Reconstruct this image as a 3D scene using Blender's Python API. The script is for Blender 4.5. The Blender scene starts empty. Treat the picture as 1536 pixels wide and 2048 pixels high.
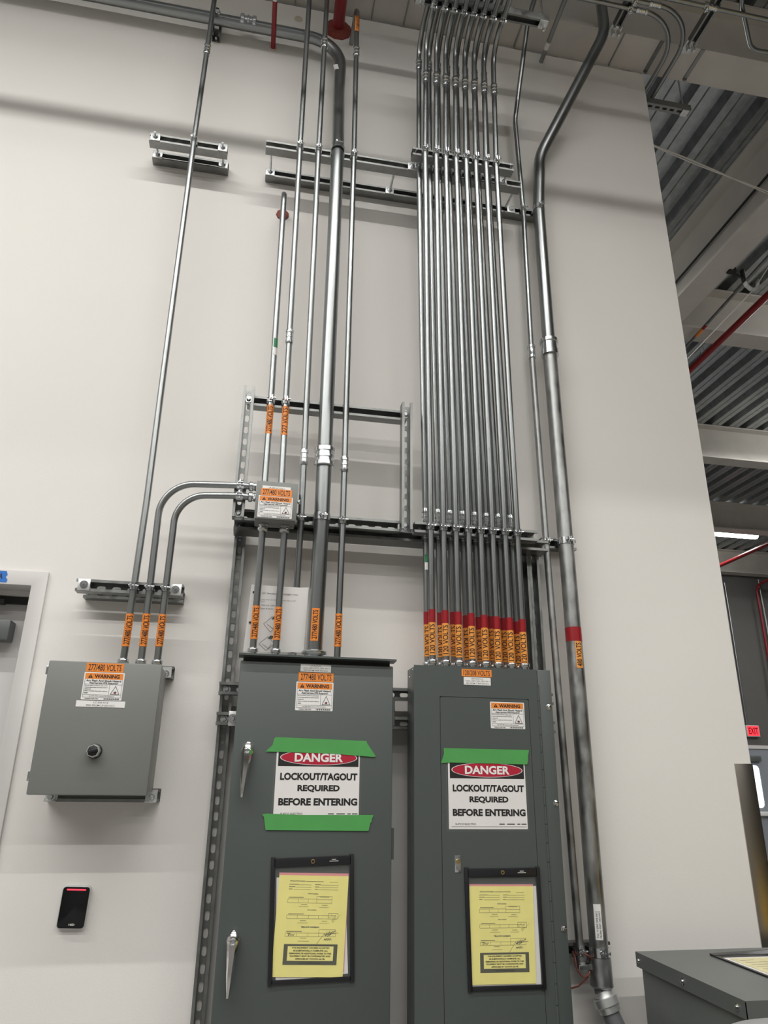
import bpy, bmesh, math, random
from mathutils import Vector, Matrix
random.seed(5)
S = bpy.context.scene
COL = S.collection
PI = math.pi
V = Vector

# ------------------------------------------------------------------ camera, world, exposure, lights
F, CAM_D, CAM_Z = 1420.0, 2.6, 1.6              # focal length in pixels (1536 x 2048 image), distance to the wall, eye height
_p, _y, _r = math.radians(20.369), math.radians(10.348), math.radians(0.8156)
FWD = V((math.sin(_y)*math.cos(_p), math.cos(_y)*math.cos(_p), math.sin(_p)))
_ri = V((math.cos(_y), -math.sin(_y), 0)); _up = _ri.cross(FWD)
RGT = _ri*math.cos(_r) + _up*math.sin(_r)
UPV = -_ri*math.sin(_r) + _up*math.cos(_r)
EYE = V((0, -CAM_D, CAM_Z))
cd = bpy.data.cameras.new('camera'); cam = bpy.data.objects.new('camera', cd); COL.objects.link(cam)
cd.sensor_fit = 'VERTICAL'; cd.sensor_height = 36.0; cd.sensor_width = 27.0; cd.lens = F/2048*36.0
cd.clip_start = 0.02; cd.clip_end = 80
cam.matrix_world = Matrix(((RGT.x, UPV.x, -FWD.x, EYE.x), (RGT.y, UPV.y, -FWD.y, EYE.y), (RGT.z, UPV.z, -FWD.z, EYE.z), (0, 0, 0, 1)))
S.camera = cam
w = bpy.data.worlds.new('world'); S.world = w; w.use_nodes = True
w.node_tree.nodes['Background'].inputs[0].default_value = (0.6, 0.65, 0.7, 1)
w.node_tree.nodes['Background'].inputs[1].default_value = 0.05
S.view_settings.view_transform = 'Standard'; S.view_settings.look = 'None'
S.view_settings.gamma = 1.0; S.view_settings.use_curve_mapping = False
S.view_settings.exposure = 0.0
LAMP_W = 47.5
# linear fixtures of the near room: (x centre, y, watts factor); all hang between the beams at z = 5.6
NEAR_LIGHTS = [(-4.4, -2.14, 1.25), (-1.98, -2.14, 1.25), (.44, -2.14, 1.15),
               (-4.4, -4.18, .85), (-1.98, -4.18, .85), (.44, -4.18, .85), (2.86, -4.18, .85), (5.28, -4.18, .85),
               (-4.4, -6.26, .95), (-1.98, -6.26, .95), (.44, -6.26, .95), (2.86, -6.26, .95), (5.28, -6.26, .95)]
LAMP_Z = 5.60

def ray(px, py): return FWD + RGT*((px-768)/F) - UPV*((py-1024)/F)
def P(px, py, d=0.0):                            # the point at distance d in front of the wall
    k = ray(px, py); return EYE + k*((CAM_D-d)/k.y)
def atz(px, py, z):
    k = ray(px, py); return EYE + k*((z-CAM_Z)/k.z)
def atx(px, py, x):
    k = ray(px, py); return EYE + k*(x/k.x)

# ------------------------------------------------------------------ materials
def srgb(r, g, b):
    f = lambda c: c/12.92 if c <= .04045 else ((c+.055)/1.055)**2.4
    return (f(r/255), f(g/255), f(b/255), 1)
def mat(name, col, rough=.5, metal=0.0, noise=0.0, nscale=20, bump=0.0, bscale=200, stretch=None, rvar=0.0, emit=None, estr=0.0, alpha=1.0, spec=None, coat=0.0):
    m = bpy.data.materials.new(name); m.use_nodes = True
    nt = m.node_tree; b = nt.nodes['Principled BSDF']
    if len(col) == 3: col = srgb(*col)
    b.inputs['Base Color'].default_value = col
    b.inputs['Roughness'].default_value = rough; b.inputs['Metallic'].default_value = metal
    if spec is not None: b.inputs['Specular IOR Level'].default_value = spec
    if coat: b.inputs['Coat Weight'].default_value = coat
    if alpha < 1: b.inputs['Alpha'].default_value = alpha
    if emit:
        b.inputs['Emission Color'].default_value = srgb(*emit) if len(emit) == 3 else emit
        b.inputs['Emission Strength'].default_value = estr
    if noise or bump or rvar:
        tc = nt.nodes.new('ShaderNodeTexCoord'); mp = nt.nodes.new('ShaderNodeMapping')
        nt.links.new(tc.outputs['Object'], mp.inputs['Vector'])
        if stretch: mp.inputs['Scale'].default_value = stretch
        if noise or rvar:
            n = nt.nodes.new('ShaderNodeTexNoise'); n.inputs['Scale'].default_value = nscale; n.inputs['Detail'].default_value = 4
            nt.links.new(mp.outputs['Vector'], n.inputs['Vector'])
            if noise:
                r = nt.nodes.new('ShaderNodeValToRGB')
                r.color_ramp.elements[0].position = .3; r.color_ramp.elements[1].position = .7
                r.color_ramp.elements[0].color = tuple(c*(1-noise) for c in col[:3])+(1,)
                r.color_ramp.elements[1].color = tuple(min(1, c*(1+noise)) for c in col[:3])+(1,)
                nt.links.new(n.outputs['Fac'], r.inputs['Fac']); nt.links.new(r.outputs['Color'], b.inputs['Base Color'])
            if rvar:
                mr = nt.nodes.new('ShaderNodeMapRange')
                mr.inputs['To Min'].default_value = max(0, rough-rvar); mr.inputs['To Max'].default_value = min(1, rough+rvar)
                mr.inputs['From Min'].default_value = .3; mr.inputs['From Max'].default_value = .7
                nt.links.new(n.outputs['Fac'], mr.inputs['Value']); nt.links.new(mr.outputs['Result'], b.inputs['Roughness'])
        if bump:
            n2 = nt.nodes.new('ShaderNodeTexNoise'); n2.inputs['Scale'].default_value = bscale; n2.inputs['Detail'].default_value = 3
            bp = nt.nodes.new('ShaderNodeBump'); bp.inputs['Strength'].default_value = bump; bp.inputs['Distance'].default_value = .002
            nt.links.new(mp.outputs['Vector'], n2.inputs['Vector']); nt.links.new(n2.outputs['Fac'], bp.inputs['Height'])
            nt.links.new(bp.outputs['Normal'], b.inputs['Normal'])
    return m
M = dict(
    wall=mat('white wall paint', (0.76, 0.735, 0.70, 1), .75, noise=.012, nscale=1.3, bump=.12, bscale=170),
    farwall=mat('grey wall paint', (0.10, 0.098, 0.094, 1), .7, noise=.03, nscale=2),
    backwall=mat('light grey wall paint', (0.30, 0.295, 0.285, 1), .7, noise=.03, nscale=2),
    floor=mat('polished concrete', (0.24, 0.235, 0.23, 1), .35, noise=.12, nscale=2, rvar=.08),
    beam=mat('primed steel beam', (0.56, 0.53, 0.49, 1), .55, noise=.05, nscale=5),
    deck=mat('galvanized steel deck', (0.42, 0.44, 0.45, 1), .38, 0.85, noise=.15, nscale=18, rvar=.1),
    frame=mat('door frame paint', (0.62, 0.60, 0.585, 1), .5),
    leaf=mat('door leaf paint', (0.60, 0.585, 0.58, 1), .5),
    black=mat('knob and gap black', (0.012, 0.012, 0.013, 1), .5),
    galv=mat('galvanized tubing', (0.325, 0.34, 0.34, 1), .33, 1.0, noise=.04, nscale=9, rvar=.03, stretch=(1, 1, .3)),
    rigid=mat('hot dipped galvanized pipe', (0.37, 0.375, 0.37, 1), .46, 1.0, noise=.25, nscale=28, rvar=.12, stretch=(1, 1, .45)),
    zinc=mat('zinc plated fitting', (0.66, 0.68, 0.69, 1), .22, 1.0, noise=.12, nscale=40),
    strut=mat('pregalvanized strut', (0.27, 0.275, 0.268, 1), .42, 1.0, noise=.16, nscale=25, rvar=.1),
    washer=mat('bright zinc plate', (0.70, 0.71, 0.70, 1), .45, .85, noise=.06, nscale=30),
    chrome=mat('polished chrome', (0.75, 0.74, 0.72, 1), .12, 1.0),
    grey=mat('dark grey enamel', (0.070, 0.081, 0.077, 1), .42, noise=.03, nscale=3, bump=.05, bscale=500),
    lgrey=mat('light grey enamel', (0.185, 0.19, 0.178, 1), .42, noise=.03, nscale=3, bump=.05, bscale=500),
    tgrey=mat('mid grey enamel', (0.105, 0.114, 0.11, 1), .4, noise=.03, nscale=3, bump=.05, bscale=500),
    dark=mat('dark gap', (0.015, 0.016, 0.016, 1), .7),
    red=mat('red pipe paint', (0.24, 0.012, 0.016, 1), .35),
    redtape=mat('red vinyl tape', (0.30, 0.012, 0.018, 1), .35, noise=.06, nscale=60),
    firestop=mat('red firestop sealant', (0.22, 0.03, 0.018, 1), .6, noise=.2, nscale=60, bump=.5, bscale=80),
    orange=mat('orange vinyl label', (0.78, 0.24, 0.035, 1), .5),
    amber=mat('light orange vinyl label', (0.80, 0.32, 0.06, 1), .45),
    ink=mat('black ink', (0.012, 0.011, 0.011, 1), .6),
    inkgrey=mat('grey ink', (0.10, 0.10, 0.09, 1), .6),
    white=mat('white vinyl', (0.78, 0.77, 0.75, 1), .5),
    paper=mat('white paper', (0.74, 0.72, 0.70, 1), .7, noise=.02, nscale=10),
    yellow=mat('yellow paper', (0.88, 0.80, 0.27, 1), .7, noise=.03, nscale=20),
    formgrey=mat('dark olive print', (0.09, 0.088, 0.06, 1), .7),
    pink=mat('pink paper', (0.72, 0.30, 0.30, 1), .7),
    green=mat('green masking tape', (0.075, 0.32, 0.08, 1), .5, noise=.06, nscale=12),
    bluetape=mat('blue masking tape', (0.02, 0.15, 0.52, 1), .6, noise=.08, nscale=30),
    dred=mat('danger red print', (0.42, 0.012, 0.035, 1), .45),
    clear=mat('clear vinyl', (0.35, 0.35, 0.33, 1), .15, alpha=.04),
    vinyl=mat('black vinyl binding', (0.012, 0.012, 0.014, 1), .35),
    glass=mat('black glass', (0.004, 0.004, 0.005, 1), .12),
    redled=mat('red led bar', (0.9, 0.1, 0.15, 1), .4, emit=(255, 40, 70), estr=1.1),
    exit=mat('red lit exit panel', (0.8, 0.1, 0.1, 1), .5, emit=(255, 30, 60), estr=1.0),
    exitink=mat('dark red exit letters', (0.25, 0.0, 0.01, 1), .5, emit=(140, 0, 15), estr=.35),
    brass=mat('brass', (0.55, 0.42, 0.18, 1), .3, 1.0),
    steel=mat('brushed stainless', (0.42, 0.385, 0.34, 1), .28, 1.0, noise=.05, nscale=60, stretch=(30, 1, .3)),
    copper=mat('red brown wire jacket', (0.16, 0.045, 0.03, 1), .4),
    flex=mat('grey flexible conduit jacket', (0.12, 0.125, 0.13, 1), .4),
    cable=mat('white cable jacket', (0.62, 0.60, 0.56, 1), .5),
    nylon=mat('white nylon', (0.55, 0.55, 0.54, 1), .5),
    housing=mat('white lamp housing', (0.6, 0.6, 0.6, 1), .5),
    diffuser=mat('lamp diffuser', (0.9, 0.9, 0.9, 1), .5, emit=(255, 255, 250), estr=6.0),
    fardiff=mat('lamp diffuser of the far room', (0.9, 0.9, 0.9, 1), .5, emit=(255, 255, 250), estr=32.0),
    daylight=mat('daylit pane', (0.8, 0.85, 0.9, 1), .3, emit=(236, 246, 255), estr=1.6),
    bluegrey=mat('blue grey door paint', (0.26, 0.28, 0.31, 1), .5),
    safety=mat('safety yellow paint', (0.85, 0.55, 0.015, 1), .4),
    sticker=mat('green sticker', (0.02, 0.20, 0.08, 1), .5),
    patch=mat('beige sealed plug', (0.55, 0.49, 0.40, 1), .8),
)

# ------------------------------------------------------------------ mesh helpers
class MB:
    def __init__(s): s.v = []; s.f = []
    def add(s, vs, fs):
        o = len(s.v); s.v += [V(q) for q in vs]; s.f += [[i+o for i in f] for f in fs]; return s
    def box(s, x0, x1, y0, y1, z0, z1):
        return s.add([(x0,y0,z0),(x1,y0,z0),(x1,y1,z0),(x0,y1,z0),(x0,y0,z1),(x1,y0,z1),(x1,y1,z1),(x0,y1,z1)],
                     [(0,3,2,1),(4,5,6,7),(0,1,5,4),(1,2,6,5),(2,3,7,6),(3,0,4,7)])
    def dbox(s, x0, x1, d0, d1, z0, z1): return s.box(x0, x1, -d1, -d0, z0, z1)   # d = distance in front of the wall
    def obox(s, c, ax, h):
        c = V(c); a, b, e = [V(q)*k for q, k in zip(ax, h)]
        vs = [c+a*i+b*j+e*k for k in (-1,1) for (i,j) in ((-1,-1),(1,-1),(1,1),(-1,1))]
        return s.add(vs, [(0,3,2,1),(4,5,6,7),(0,1,5,4),(1,2,6,5),(2,3,7,6),(3,0,4,7)])
    def lathe(s, o, ax, prof, n=20, capped=True):
        o = V(o); ax = V(ax).normalized()
        a = ax.orthogonal().normalized(); b = ax.cross(a)
        base = len(s.v)
        for t, r in prof:
            for k in range(n):
                th = 2*PI*k/n; s.v.append(o+ax*t+(a*math.cos(th)+b*math.sin(th))*r)
        for i in range(len(prof)-1):
            for k in range(n):
                k2 = (k+1) % n
                s.f.append([base+i*n+k, base+i*n+k2, base+(i+1)*n+k2, base+(i+1)*n+k])
        if capped:
            s.f.append([base+k for k in range(n)][::-1]); s.f.append([base+(len(prof)-1)*n+k for k in range(n)])
        return s
    def cyl(s, p, q, r, n=16, r1=None):
        p = V(p); q = V(q); L = (q-p).length
        return s.lathe(p, q-p, [(0, r), (L, r if r1 is None else r1)], n)
    def tube(s, pts, r, n=20):
        pts = [V(q) for q in pts]; base = len(s.v)
        T = []
        for i in range(len(pts)):
            a = pts[max(0, i-1)]; b = pts[min(len(pts)-1, i+1)]; T.append((b-a).normalized())
        N = T[0].orthogonal().normalized()
        for i, q in enumerate(pts):
            N = (N - T[i]*N.dot(T[i])).normalized(); B = T[i].cross(N)
            for k in range(n):
                th = 2*PI*k/n; s.v.append(q+(N*math.cos(th)+B*math.sin(th))*r)
        for i in range(len(pts)-1):
            for k in range(n):
                k2 = (k+1) % n; s.f.append([base+i*n+k, base+i*n+k2, base+(i+1)*n+k2, base+(i+1)*n+k])
        s.f.append([base+k for k in range(n)][::-1]); s.f.append([base+(len(pts)-1)*n+k for k in range(n)])
        return s
    def prism(s, poly, o, u, v, n, depth):             # polygon (u, v coordinates) at o, extruded along n
        o, u, v, n = V(o), V(u), V(v), V(n); k = len(poly)
        a = [o+u*p[0]+v*p[1] for p in poly]; b = [q+n*depth for q in a]
        base = len(s.v); s.v += a+b
        s.f.append([base+i for i in range(k)][::-1]); s.f.append([base+k+i for i in range(k)])
        for i in range(k):
            j = (i+1) % k; s.f.append([base+i, base+j, base+k+j, base+k+i])
        return s
    def flat(s, poly, o, u, v):
        o, u, v = V(o), V(u), V(v); base = len(s.v)
        s.v += [o+u*p[0]+v*p[1] for p in poly]; s.f.append([base+i for i in range(len(poly))]); return s

def rrect(x0, x1, y0, y1, r, seg=4):
    out = []
    for cx, cy, a in ((x1-r, y0+r, -90), (x1-r, y1-r, 0), (x0+r, y1-r, 90), (x0+r, y0+r, 180)):
        for k in range(seg+1):
            th = math.radians(a+90*k/seg); out.append((cx+r*math.cos(th), cy+r*math.sin(th)))
    return out
WL = {}
def obj(name, mb, m, parent=None, bevel=0.0, smooth=True):
    me = bpy.data.meshes.new(name)
    c = sum(mb.v, V())/max(1, len(mb.v)) if parent else V()
    if not parent:
        lo = V([min(q[i] for q in mb.v) for i in range(3)]); hi = V([max(q[i] for q in mb.v) for i in range(3)])
        c = V(((lo.x+hi.x)/2, (lo.y+hi.y)/2, lo.z))
    me.from_pydata([q-c for q in mb.v], [], mb.f)
    bm = bmesh.new(); bm.from_mesh(me)
    bmesh.ops.recalc_face_normals(bm, faces=bm.faces)
    if bevel:
        es = [e for e in bm.edges if len(e.link_faces) == 2 and e.calc_face_angle(0) > .6]
        bmesh.ops.bevel(bm, geom=es, offset=bevel, segments=2, profile=.5, affect='EDGES', clamp_overlap=True)
    bm.to_mesh(me); bm.free()
    if smooth:
        me.polygons.foreach_set('use_smooth', [True]*len(me.polygons)); me.set_sharp_from_angle(angle=math.radians(35))
    me.materials.append(m)
    o = bpy.data.objects.new(name, me); COL.objects.link(o)
    WL[o.name] = c
    if parent: o.parent = parent; o.location = c-WL[parent.name]
    else: o.location = c
    return o
def tag(o, label, cat, group=None):
    o['label'] = label; o['category'] = cat
    if group: o['group'] = group
    return o
def thing(name, loc, label, cat, group=None):
    o = bpy.data.objects.new(name, None); COL.objects.link(o); o.empty_display_size = .05
    o.location = V(loc); WL[o.name] = V(loc); return tag(o, label, cat, group)
def struct(name, mb, m, parent=None, bevel=0.0):
    o = obj(name, mb, m, parent, bevel)
    if not parent: o['kind'] = 'structure'
    return o

# ------------------------------------------------------------------ lettering
_TX = {}
def glyphs(s, bold=.0):
    key = (s, bold)
    if key not in _TX:
        cu = bpy.data.curves.new('t', 'FONT'); cu.body = s; cu.offset = bold; cu.resolution_u = 3; cu.fill_mode = 'FRONT'
        ob = bpy.data.objects.new('t', cu); COL.objects.link(ob)
        bpy.context.view_layer.update()
        dg = bpy.context.evaluated_depsgraph_get()
        me = ob.evaluated_get(dg).to_mesh()
        vs = [(q.co.x, q.co.y) for q in me.vertices]; fs = [list(p.vertices) for p in me.polygons]
        ob.evaluated_get(dg).to_mesh_clear()
        bpy.data.objects.remove(ob); bpy.data.curves.remove(cu)
        x0 = min(a for a, b in vs); x1 = max(a for a, b in vs); y0 = min(b for a, b in vs); y1 = max(b for a, b in vs)
        _TX[key] = (vs, fs, x0, x1, y0, y1)
    return _TX[key]
def put(mb, s, o, u, v, cx, cy, w, h, bold=.02):       # text centred at (cx, cy) in the frame o, u, v, fitted to w x h
    vs, fs, x0, x1, y0, y1 = glyphs(s, bold)
    if h is None: h = w*(y1-y0)/(x1-x0)
    if w is None: w = h*(x1-x0)/(y1-y0)
    mb.add([V(o)+V(u)*(cx+((a-x0)/(x1-x0)-.5)*w)+V(v)*(cy+((b-y0)/(y1-y0)-.5)*h) for a, b in vs], fs)
def wrap(mb, s, c, r, z0, z1, phi, arc_h, bold=.02):   # upright-reading text bent round a vertical tube
    vs, fs, x0, x1, y0, y1 = glyphs(s, bold)
    bm = bmesh.new()
    bv = [bm.verts.new((a, b, 0)) for a, b in vs]
    for f in fs:
        try: bm.faces.new([bv[i] for i in f])
        except ValueError: pass
    for k in range(1, 6):
        bmesh.ops.bisect_plane(bm, geom=bm.verts[:]+bm.edges[:]+bm.faces[:], plane_co=(0, y0+(y1-y0)*k/6, 0), plane_no=(0, 1, 0))
    bm.verts.ensure_lookup_table(); bm.verts.index_update()
    out = []
    for q in bm.verts:
        z = z0+(q.co.x-x0)/(x1-x0)*(z1-z0)
        th = phi-((q.co.y-y0)/(y1-y0)-.5)*arc_h/r
        cc = c(z); out.append((cc.x+r*math.cos(th), cc.y+r*math.sin(th), z))
    mb.add(out, [[q.index for q in f.verts] for f in bm.faces]); bm.free()
X_, Y_, Z_ = V((1,0,0)), V((0,1,0)), V((0,0,1))
def wp(d): return V((0, -d, 0))                        # a frame on the plane d in front of the wall: coordinates are x, z

# ------------------------------------------------------------------ the setting
H_WALL, X_END, Z_DECK, Z_BEAM = 5.35, 1.93, 5.83, 5.37
struct('floor', MB().box(-6.2, 13.2, -10.2, 9.6, -.2, 0), M['floor'])
dx0, dx1, dz = -1.69, -.770, 2.203                     # the door opening
poly = [(-6, 0), (dx0-.03, 0), (dx0-.03, dz+.03), (dx1+.03, dz+.03), (dx1+.03, 0), (X_END, 0), (X_END, H_WALL), (-6, H_WALL)]
struct('wall_front', MB().prism(poly, (0,0,0), X_, Z_, Y_, .2), M['wall'])
struct('wall_left', MB().box(-6.2, -6, -10, 9.4, 0, 6.0), M['backwall'])
struct('wall_right', MB().box(13, 13.2, -10, 9.4, 0, 6.0), M['farwall'])
struct('wall_back', MB().box(-6.2, 13.2, -10.2, -10, 0, 6.0), M['backwall'])
struct('wall_far', MB().box(-6.2, 13.2, 9.4, 9.6, 0, 6.0), M['farwall'])
# corrugated roof deck: flutes run into the wall
mb = MB(); prof = []
pitch, x = .244, -6.2
while x < 13.2:
    prof += [(x, .0), (x+.060, .0), (x+.066, .012), (x+.072, .0), (x+.132, .0), (x+.152, .075), (x+.224, .075)]; x += pitch
vs = [(a, yy, Z_DECK+b) for yy in (-10.2, 9.6) for a, b in prof]; k = len(prof)
mb.add(vs, [(i, i+1, k+i+1, k+i) for i in range(k-1)])
mb.box(-6.2, 13.2, -10.2, 9.6, Z_DECK+.09, Z_DECK+.2)
struct('ceiling', mb, M['deck'])

def ibeam(name, a, b, wdt, zb, zt, label, tf=.018, tw=.012):
    zt -= .003; a, b = V(a), V(b); u = (b-a).normalized(); s = V((-u.y, u.x, 0)); h = wdt/2; t = tw/2
    poly = [(-h, zb), (h, zb), (h, zb+tf), (t, zb+tf), (t, zt-tf), (h, zt-tf), (h, zt), (-h, zt), (-h, zt-tf), (-t, zt-tf), (-t, zb+tf), (-h, zb+tf)]
    o = obj(name, MB().prism(poly, (a.x, a.y, 0), s, Z_, u, (b-a).length), M['beam'])
    return tag(o, label, 'beam')
BY = [-7.2, -5.15, -3.10, -.0875, 2.25, 4.66, 7.02, 9.28]  # the first three are unseen, spaced to shade the wall top
BL = {-.0875: 'beige steel beam running just above the top of the white wall', 2.25: 'beige cross beam between the deck bays, the one nearest behind the wall',
      4.66: 'pale cross beam seen at mid height past the end of the white wall', 7.02: 'cross beam that carries the lit linear lamp', 9.28: 'cross beam tight against the far grey wall',
      -3.10: 'unseen cross beam behind the viewer, spaced to shade the wall top, first from the wall', -5.15: 'unseen cross beam behind the viewer, spaced to shade the wall top, second from the wall', -7.2: 'unseen cross beam behind the viewer, spaced to shade the wall top, third from the wall'}
for yb in BY:
    if yb == -.0875: ibeam('steel_beam', (-6, yb, 0), (3.27, yb, 0), .196, Z_BEAM, Z_DECK, BL[yb])
    else: ibeam('steel_beam', (-6 if yb < 0 else 3.31, yb, 0), (13, yb, 0), .196, Z_BEAM, Z_DECK, BL[yb])
ibeam('steel_beam', (3.31, -.0875, 0), (13, -.0875, 0), .196, Z_BEAM, Z_DECK, 'beige beam continuing to the right of the deep girder')
ibeam('steel_girder', (3.29, -2.3, 0), (3.29, 9.4, 0), .22, 5.27, Z_DECK, 'deep girder running away past the right end of the white wall')

# door at the left
mb = MB()
mb.prism([(dx1, 0), (dx1+.05, 0), (dx1+.05, dz+.052), (dx0-.05, dz+.052), (dx0-.05, 0), (dx0, 0), (dx0, dz), (dx1, dz)], (0, .165, 0), X_, Z_, -Y_, .177)
d1 = struct('door_1', mb, M['frame'], bevel=.002)
struct('door_leaf', MB().box(dx0+.003, dx1-.003, .115, .160, .01, dz-.004), M['leaf'], d1)
struct('door_stop', MB().box(dx0, dx1, .085, .115, dz-.018, dz).box(dx1-.015, dx1, .085, .115, 0, dz-.018), M['frame'], d1)
struct('head_gap', MB().box(dx0+.02, dx1-.016, .098, .116, dz-.044, dz-.019), M['black'], d1)  # black strip standing for the dark gap between frame head and leaf
cl = struct('door_closer', MB().box(-1.15, P(22,1240,-.05).x, .05, .114, 2.022, 2.092), M['tgrey'], d1, bevel=.004)
struct('closer_arm', MB().box(-1.08, -1.04, .06, .085, 2.092, 2.165).box(-1.1, -.87, .06, .085, 2.150, 2.165), M['dark'], d1)
t = thing('tape_note', (-.87, -.012, 2.23), 'torn blue masking tape with handwriting stuck over the door frame head', 'tape')
tp = [(-.99, 2.251), (-.857, 2.249), (-.852, 2.236), (-.857, 2.228), (-.849, 2.218), (-.852, 2.209), (-.99, 2.209)]
obj('tape_strip', MB().prism(tp, wp(.0122), X_, Z_, -Y_, .0006), M['bluetape'], t)
mb = MB(); put(mb, '546A', wp(.0133), X_, V((.12,0,1)), -.888-.27, 2.230, .05, .019, 0.0); obj('handwriting', mb, M['ink'], t)

# corner guard on the wall end
mb = MB().box(1.858, 1.934, -.004, 0, .1, 1.662).box(1.931, 1.935, -.004, .075, .1, 1.662)
tag(obj('corner_guard', mb, M['steel'], bevel=.001), 'brushed metal guard on the bottom right corner of the white wall', 'corner guard')
tag(obj('reflection_cabinet', MB().box(3.7, 5.2, -4.2, -2.9, 0, 1.30), M['safety'], bevel=.02), 'unseen yellow cabinet added to be mirrored in the brushed corner guard', 'cabinet')  # unseen yellow body added for the yellow reflection in the guard

# exit door in the far wall
ex0, ex1 = 8.42, 9.42
d2 = struct('door_2', MB().box(ex0-.06, ex0, 9.36, 9.40, 0, 2.2).box(ex1, ex1+.06, 9.36, 9.40, 0, 2.2).box(ex0-.06, ex1+.06, 9.36, 9.40, 2.14, 2.2), M['frame'])
struct('door_leaf', MB().box(ex0, ex1, 9.375, 9.399, 0, 2.14), M['bluegrey'], d2)
struct('door_closer', MB().box(8.70, 9.07, 9.31, 9.375, 1.93, 2.02), M['tgrey'], d2, bevel=.01)
struct('lite_pane', MB().prism(rrect(8.62, 9.03, 1.16, 1.86, .07), (0, 9.372, 0), X_, Z_, -Y_, .004), M['daylight'], d2)
struct('panic_bar', MB().box(8.5, 9.35, 9.32, 9.375, 1.03, 1.10), M['white'], d2, bevel=.01)
t = thing('exit_sign', (9.01, 9.39, 2.35), 'small red lit EXIT sign above the far door', 'sign')
obj('housing', MB().box(8.885, 9.145, 9.34, 9.40, 2.345, 2.545), M['nylon'], t, bevel=.006)
obj('lit_panel', MB().box(8.90, 9.13, 9.334, 9.339, 2.36, 2.53), M['exit'], t)
mb = MB(); put(mb, 'EXIT', (0, 9.332, 0), X_, Z_, 9.015, 2.445, .19, .115, .03); obj('lettering', mb, M['exitink'], t)

# ------------------------------------------------------------------ lamps
def lamp(x, y, f, label, L=2.4, spread=165, group=None, lit=True):
    t = thing('linear_lamp', (x, y, LAMP_Z-.04), label, 'lamp', group)
    z = LAMP_Z
    obj('housing', MB().box(x-L/2, x+L/2, y-.06, y+.06, z, z+.06), M['housing'], t, bevel=.006)
    obj('diffuser', MB().prism([(-.055, z), (-.05, z-.025), (-.025, z-.04), (.025, z-.04), (.05, z-.025), (.055, z)], (x-L/2+.02, y, 0), Y_, Z_, X_, L-.04), M['fardiff' if y > 0 else 'diffuser'], t)
    for k in (x-L/2+.2, x+L/2-.2): obj('hanger', MB().box(k-.008, k+.008, y-.01, y+.01, z+.06, Z_DECK-.002), M['zinc'], t)
    ld = bpy.data.lights.new('lamp_light', 'AREA'); ld.shape = 'RECTANGLE'; ld.size = L-.02; ld.size_y = .05
    ld.energy = LAMP_W*f*L/2.4; ld.color = (1.0, .985, .955); ld.spread = math.radians(spread)
    lo = bpy.data.objects.new('lamp_light', ld); COL.objects.link(lo); lo.parent = t; lo.location = (0, 0, -.006)
rows = {-2.14: 'first', -4.18: 'second', -6.26: 'third'}
for x, y, f in NEAR_LIGHTS:
    lamp(x, y, f, 'linear ceiling lamp of the %s row facing the white wall, %s' % (rows[y], {-4.4: 'at its far left', -1.98: 'over the left box', .44: 'over the panels', 2.86: 'right of the panels', 5.28: 'at its right end'}[x]))
la, lb = atz(1428, 1072, LAMP_Z-.04), atz(1517, 1077, LAMP_Z-.04)
lamp(lb.x-.68, (la.y+lb.y)/2, .8, 'lit linear lamp showing past the right edge of the wall', 1.36, 178)
for x, y, f, lab in ((1.9, 3.45, 3.5, 'second bay behind the wall, left one'), (7.15, 3.45, 3.0, 'second bay behind the wall, right one'), (11.8, 5.85, 2.0, 'third bay behind the wall'), (5.9, 1.1, .5, 'first bay behind the wall')):
    lamp(x, y, f, 'linear lamp added out of view to brighten the far room, '+lab, spread=178)  # unseen lamps added to brighten the deck and beams of the far bay
# ------------------------------------------------------------------ strut channel
def strut_mb(mb, A, B, n, holes=None, s=.0413, size=None):
    A, B, n = V(A), V(B), V(n).normalized(); u = (B-A).normalized(); L = (B-A).length; wv = u.cross(n)
    h, t, li, ld = s/2, .0027, .0095, .0075
    if not holes:
        poly = [(-h,0),(h,0),(h,s),(h-li,s),(h-li,s-ld),(h-li+t,s-ld),(h-li+t,s-t),(h-t,s-t),(h-t,t),(-h+t,t),(-h+t,s-t),(-h+li-t,s-t),(-h+li-t,s-ld),(-h+li,s-ld),(-h+li,s),(-h,s)]
        mb.prism(poly, A, wv, n, u, L)
    else:
        for sg in (-1, 1):
            poly = [(sg*h,0),(sg*h,s),(sg*(h-li),s),(sg*(h-li),s-ld),(sg*(h-li+t),s-ld),(sg*(h-li+t),s-t),(sg*(h-t),s-t),(sg*(h-t),0)]
            mb.prism(poly, A, wv, n, u, L)
        hw = h-t+.0003; pit = .0485 if holes == 'slot' else .0485
        nc = max(1, int(round(L/pit))); cl = L/nc; N = 24
        for c in range(nc):
            kind = 'slot'
            if holes == 'alt': kind = 'slot'
            sl, sr = .0145, .0072
            cen = A+u*(cl*(c+.5))
            rect, slot = [], []
            for k in range(N):
                th = 2*PI*k/N; cx, sx = math.cos(th), math.sin(th); mx = max(abs(cx), abs(sx))
                rect.append((cx/mx*cl/2, sx/mx*hw))
                off = 0 if abs(cx) < 1e-6 else math.copysign(sl-sr, cx)
                slot.append((off+sr*cx, sr*sx))
            base = len(mb.v)
            for dn in (0, t):
                for q in rect: mb.v.append(cen+u*q[0]+wv*q[1]+n*dn)
                for q in slot: mb.v.append(cen+u*q[0]+wv*q[1]+n*dn)
            for k in range(N):
                k2 = (k+1) % N
                mb.f.append([base+k, base+k2, base+N+k2, base+N+k])
                mb.f.append([base+2*N+k, base+2*N+k2, base+3*N+k2, base+3*N+k])
                mb.f.append([base+N+k, base+N+k2, base+3*N+k2, base+3*N+k])
    return mb
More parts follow.
